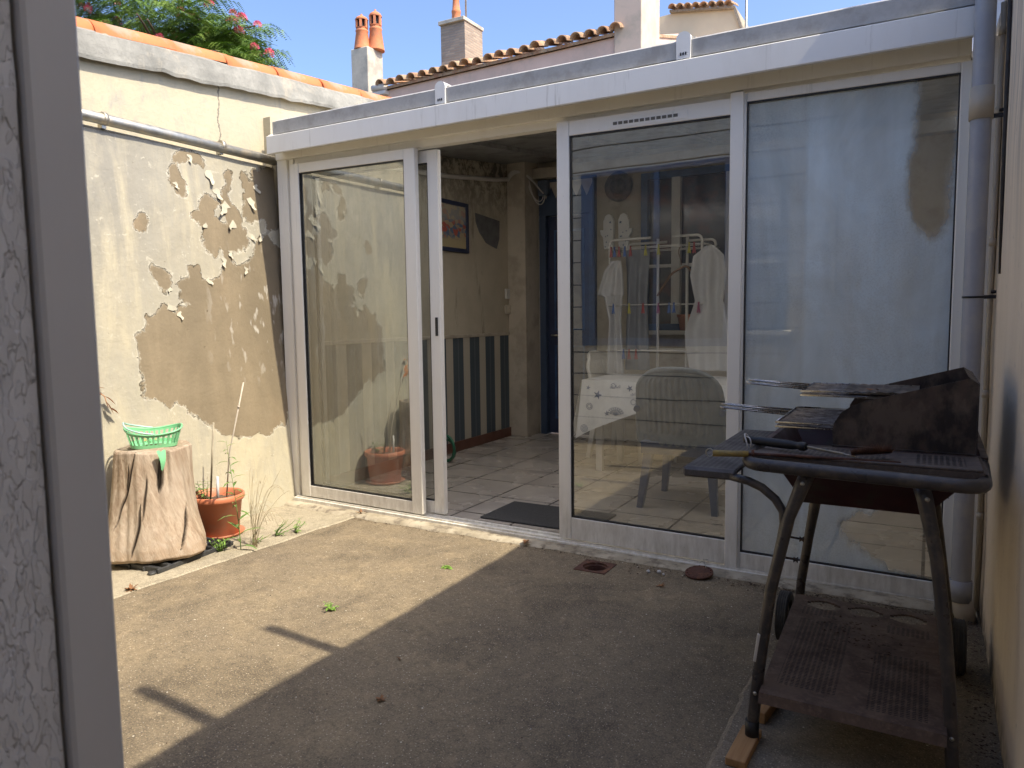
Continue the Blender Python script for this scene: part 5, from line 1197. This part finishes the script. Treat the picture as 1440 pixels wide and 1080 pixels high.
b=MB(); b.box(-3.56,-3.20,8.94,9.62,0,6.6,.01); tag(b.build('chimney_breast',simple('pinkish_cream_render',(.58,.47,.385),(.52,.43,.35),3,.9,c3=(.44,.38,.31),s3=3),None),'tall cream square chimney breast at the right end of the pink wall','chimney')
h2=thing('yellow_house',(-3.2,12,0),'pale yellow house with a small tiled gable farther back on the right','house')
b=MB(); b.prism([(-4.2,0),(-2.3,0),(-2.3,4.3),(-2.70,5.54),(-2.81,5.88),(-3.80,6.02),(-4.2,6.0)],1,11.98,15.); b.build('wall',M['yellowr'],h2)
b=MB(); b.prism([(-3.80,6.02),(-2.80,5.88),(-2.78,5.91),(-3.80,6.055)],1,11.90,14); b.prism([(-2.81,5.88),(-2.69,5.54),(-2.28,4.3),(-2.25,4.32),(-2.66,5.56),(-2.78,5.91)],1,11.93,14); b.build('roof',M['mortar'],h2)
tm=halftile(.062,.055,.4,.012,10,1.0); src=[None]
for k in range(8):
    x=-3.74+.125*k; o=bgtile(tm,h2,x,11.82,6.05-.128*k/7,src); o.rotation_euler=(R(12),0,R(-6)+random.uniform(-.08,.08))
b=MB(); b.tube([(-2.63,12.,0),(-2.63,12.,7.6)],.018,8); tag(b.build('antenna_mast',M['steel']),'thin bare antenna mast right of the yellow gable','antenna mast')
M['chpot']=simple('terracotta_chimney_pot',(.60,.215,.09),(.50,.18,.085),12,.8,bump=.2,c3=(.40,.16,.09),s3=8)
def potlathe(c,h_,r,name,parent):
    b=MB(); b.lathe(c,[(0,0),(r*1.15,0),(r*1.1,h_*.03),(r*.78,h_*.50),(r*.84,h_*.52),(r*.84,h_*.56),(r*.70,h_*.58),(r*.72,h_*.60),(r*.80,h_*.64)],22)
    for k in range(6):
        a=2*math.pi*k/6; b.obox(Vector(c)+Vector((r*.70*math.cos(a),r*.70*math.sin(a),h_*.74)),(r*.22,r*.30,h_*.24),Matrix.Rotation(a,3,'Z'))
    b.lathe(Vector(c)+Vector((0,0,h_*.84)),[(r*.82,0),(r*.88,h_*.02),(r*.7,h_*.08),(r*.3,h_*.13),(r*.12,h_*.15),(r*.14,h_*.18),(0,h_*.2)],22)
    o=b.build(name,M['chpot'],parent); b=MB(); b.lathe(c,[(r*.4,h_*.6),(r*.4,h_*.86)],10); b.build('flue',M['gasket'],o); return o
c1=thing('chimney',(-7.7,9.1,0),'grey and cream rendered chimney with two terracotta pots on the left','chimney')
b=MB(); b.box(-7.87,-7.54,9.0,9.36,0,5.33,.01); b.build('stack',M['greyr'],c1)
potlathe((-7.74,9.12,5.33),.52,.115,'chimney_pot',c1); potlathe((-7.585,9.26,5.33),.60,.115,'chimney_pot',c1)
def brickm():
    t=NT('thin_grey_brick'); co=t.co; x=t.sep(co); cb2=t.n('ShaderNodeCombineXYZ'); t.L(t.math('ADD',x[0],x[1]),cb2.inputs[0]); t.L(x[2],cb2.inputs[1])
    br=t.n('ShaderNodeTexBrick'); t.L(cb2.outputs[0],br.inputs['Vector'])
    for k,v in (('Scale',1.),('Brick Width',.16),('Row Height',.035),('Mortar Size',.006),('Bias',0)): br.inputs[k].default_value=v
    br.inputs['Color1'].default_value=(.42,.33,.26,1); br.inputs['Color2'].default_value=(.30,.235,.19,1); br.inputs['Mortar'].default_value=(.30,.27,.235,1)
    return t.done(t.pbr(br.outputs['Color'],.9,0,t.bump(br.outputs['Fac'],.6,-.01),.2))
c2=thing('chimney',(-6.,9.2,0),'brick chimney of thin bricks with one terracotta pot behind the tiled eave','chimney')
MB().box(-6.22,-5.815,9.03,9.5,0,5.36).build('stack',brickm(),c2); MB().box(-6.235,-5.80,8.985,9.515,5.36,5.41,.004).build('cap',M['greyr'],c2)
b=MB(); b.lathe((-6.03,9.15,5.41),[(.075,0),(.07,.02),(.06,.12),(.066,.13),(.066,.16),(.055,.17),(.045,.30),(.05,.32),(.0,.33)],20); b.build('chimney_pot',M['chpot'],c2)
b=MB(); b.tube([(-6.03,9.15,5.73),(-6.03,9.15,5.80)],.008,6); b.obox((-6.03,9.15,5.79),(.08,.01,.03),Matrix.Rotation(.4,3,'Y')); b.build('cowl_vane',M['gasket'],c2)
b=MB(); b.tube([(-5.93,9.25,5.41),(-5.93,9.25,6.4)],.013,8); tag(b.build('antenna_mast',M['steel']),'thin mast standing on the brick chimney','antenna mast')

# ------------------------------------------------------------------ silk tree beyond the left wall
M['frond']=simple('silk_tree_leaf',(.17,.27,.05),(.10,.18,.035),3,.55,bump=0,c3=(.24,.33,.07),s3=2.2,spec=.3)
M['bark']=simple('bark',(.12,.085,.06),(.07,.05,.038),20,.9,bump=.5)
tr=thing('silk_tree',(-8.2,6.2,0),'green silk tree with drooping feathery leaves and pink tufted flowers above the wall','tree')
b=MB(); hub=[]
b.tube([(-8.6,6.6,0),(-8.5,6.5,1.5),(-8.3,6.3,2.8),(-8.1,6.2,3.5)],[.16,.14,.12,.10],12)
for k in range(16):
    a=random.uniform(-.9,1.1); e=random.uniform(.15,1.0); L_=random.uniform(1.2,2.3)
    end=Vector((-8.1+L_*math.cos(a)*math.cos(e),6.1+L_*math.sin(a)*math.cos(e)-.3,3.3+L_*math.sin(e)*.8))
    P=bez((-8.1,6.2,3.4),Vector((-8.1,6.2,3.6)).lerp(end,.3)+Vector((0,0,.2)),Vector((-8.1,6.2,3.4)).lerp(end,.7)+Vector((0,0,.25)),end,8); b.tube(P,[.045*(1-.8*q/8) for q in range(9)],6); hub.append(P)
b.build('trunk',M['bark'],tr)
def frond(b,base,az,L,droop):
    base=Vector(base); d=Vector((math.cos(az),math.sin(az),0)); side=Vector((-d.y,d.x,0)); el=random.uniform(.1,.5)
    npn=7; tw=random.uniform(-.35,.35)
    for i in range(npn):
        t=(i+1)/npn; c=base+d*L*t*math.cos(el*(1-t))+Vector((0,0,L*(t*math.sin(el)-droop*t*t)))
        for sg in(-1,1):
            pd=(side*sg*.9+d*.55+Vector((0,0,tw*sg-.25-.5*random.random()))).normalized(); pl=L*.42*(1.05-.45*abs(t-.45))
            # pinna: a saw edged strip built of paired leaflets
            ns=8; lw_=pl*.24; n_=pd.cross(Vector((0,0,1))); n_=n_.normalized() if n_.length>.1 else d
            n_=(n_+Vector((0,0,random.uniform(-.5,.5)))).normalized()
            for k in range(ns):
                s=(k+.2)/ns; q=c+pd*pl*s-Vector((0,0,.28*pl*s*s)); wl=lw_*(1-.55*s); f=pd*(pl/ns*.33)
                b.add([q-f,q+n_*wl+f*.6,q+f,q-n_*wl+f*.6],[(0,1,2,3)])
random.seed(21); b=MB()
def inside(): 
    # crown volume: several lobes along the wall, falling away to the right
    c=random.choice([(-8.9,5.9,4.55,.75),(-8.3,5.8,4.25,.75),(-7.7,5.8,4.15,.70),(-7.2,5.8,3.95,.6),(-6.75,5.75,3.75,.50),(-7.4,5.7,4.5,.5),(-8.6,6.0,4.6,.6),(-8.0,6.2,4.75,.55),(-9.3,6.1,4.6,.7),(-7.0,6.0,4.25,.42),(-6.7,5.7,3.85,.5),(-9.7,5.7,5.1,.8),(-9.2,5.6,4.6,.7),(-8.4,5.6,5.2,.6),(-7.0,5.7,4.0,.55),(-7.1,5.7,4.35,.45)])
    while True:
        v=Vector([random.uniform(-1,1) for _ in range(3)])
        if .35<v.length<1: break
    return Vector(c[:3])+Vector((v.x*c[3],v.y*c[3]*.9,v.z*c[3]*.75))
tips=[]
for k in range(1500):
    q=inside(); frond(b,q,math.atan2(q.y-6.2,q.x+8.2)+random.gauss(0,.9) if random.random()<.8 else random.uniform(0,6.28),random.uniform(.26,.42),random.uniform(.25,.75))
    tips.append(q)
for q0 in((-6.35,5.8,3.72),(-6.3,5.75,3.62),(-6.45,5.8,3.82),(-6.42,5.7,3.6)): frond(b,q0,random.uniform(-1.2,.3),.36,.8)
b.build('foliage',M['frond'],tr,fix=False)
b=MB()
for k in range(60):
    q=random.choice(tips); e=q+Vector((random.uniform(-.3,.3),random.uniform(-.3,.3),random.uniform(-.2,.25))); b.tube([q,q.lerp(e,.5)+Vector((0,0,.03)),e],.006,4)
b.tube([(-6.95,5.8,4.0),(-6.5,5.75,4.1),(-6.2,5.75,4.02)],.006,4); b.tube([(-6.9,5.8,4.2),(-6.6,5.75,4.35),(-6.3,5.72,4.32)],.006,4)
b.build('twigs',M['bark'],tr)
def flowerm():
    t=NT('pink_stamens'); co=t.co; x=t.sep(co); r=t.n('ShaderNodeVectorMath',operation='LENGTH'); t.L(co,r.inputs[0])
    c=t.mix(t.rng(r.outputs['Value'],.012,.045),(.75,.55,.42),(.78,.10,.20)); return t.done(t.pbr(c,.6,0,None,.2))
fb=MB(); M['flower']=flowerm()
for k in range(150):
    th=random.uniform(0,6.28); el=random.uniform(-.3,1.5); d=Vector((math.cos(th)*math.cos(el),math.sin(th)*math.cos(el),math.sin(el))); s=Vector((random.uniform(-1,1),random.uniform(-1,1),random.uniform(-1,1))).cross(d).normalized()*.0026
    fb.add([d*.006,d*.052*random.uniform(.8,1.1)-s,d*.052+s],[(0,1,2)])
fo=fb.build('flower',M['flower'],None,fix=False); fo.parent=tr; src=fo; first=True
fl_=[(-6.14,5.75,4.02),(-6.26,5.72,4.32),(-6.52,5.7,4.30),(-6.47,5.7,4.42),(-6.60,5.7,4.50),(-6.35,5.75,4.12),(-6.62,5.7,4.42),(-6.85,5.6,4.62),(-6.95,5.6,4.70),(-6.2,5.75,3.50),(-6.1,5.7,3.42)]
for k in range(72):
    if k<len(fl_): q=Vector(fl_[k])
    else:
        for _ in range(40):
            q=random.choice(tips)+Vector((random.uniform(-.05,.05),-.12,random.uniform(.05,.22)))
            if q.x<-7.3 and q.z>4.35+.22*(-7.3-q.x)*.6 or random.random()<.06: break
    if first: o=fo; first=False
    else: o=fo.copy(); col.objects.link(o); o.parent=tr
    o.location=q-tr.location; s=random.uniform(.8,1.25); o.scale=(s,s,s); o.rotation_euler=(random.uniform(-.6,.6),random.uniform(-.6,.6),random.uniform(0,6))
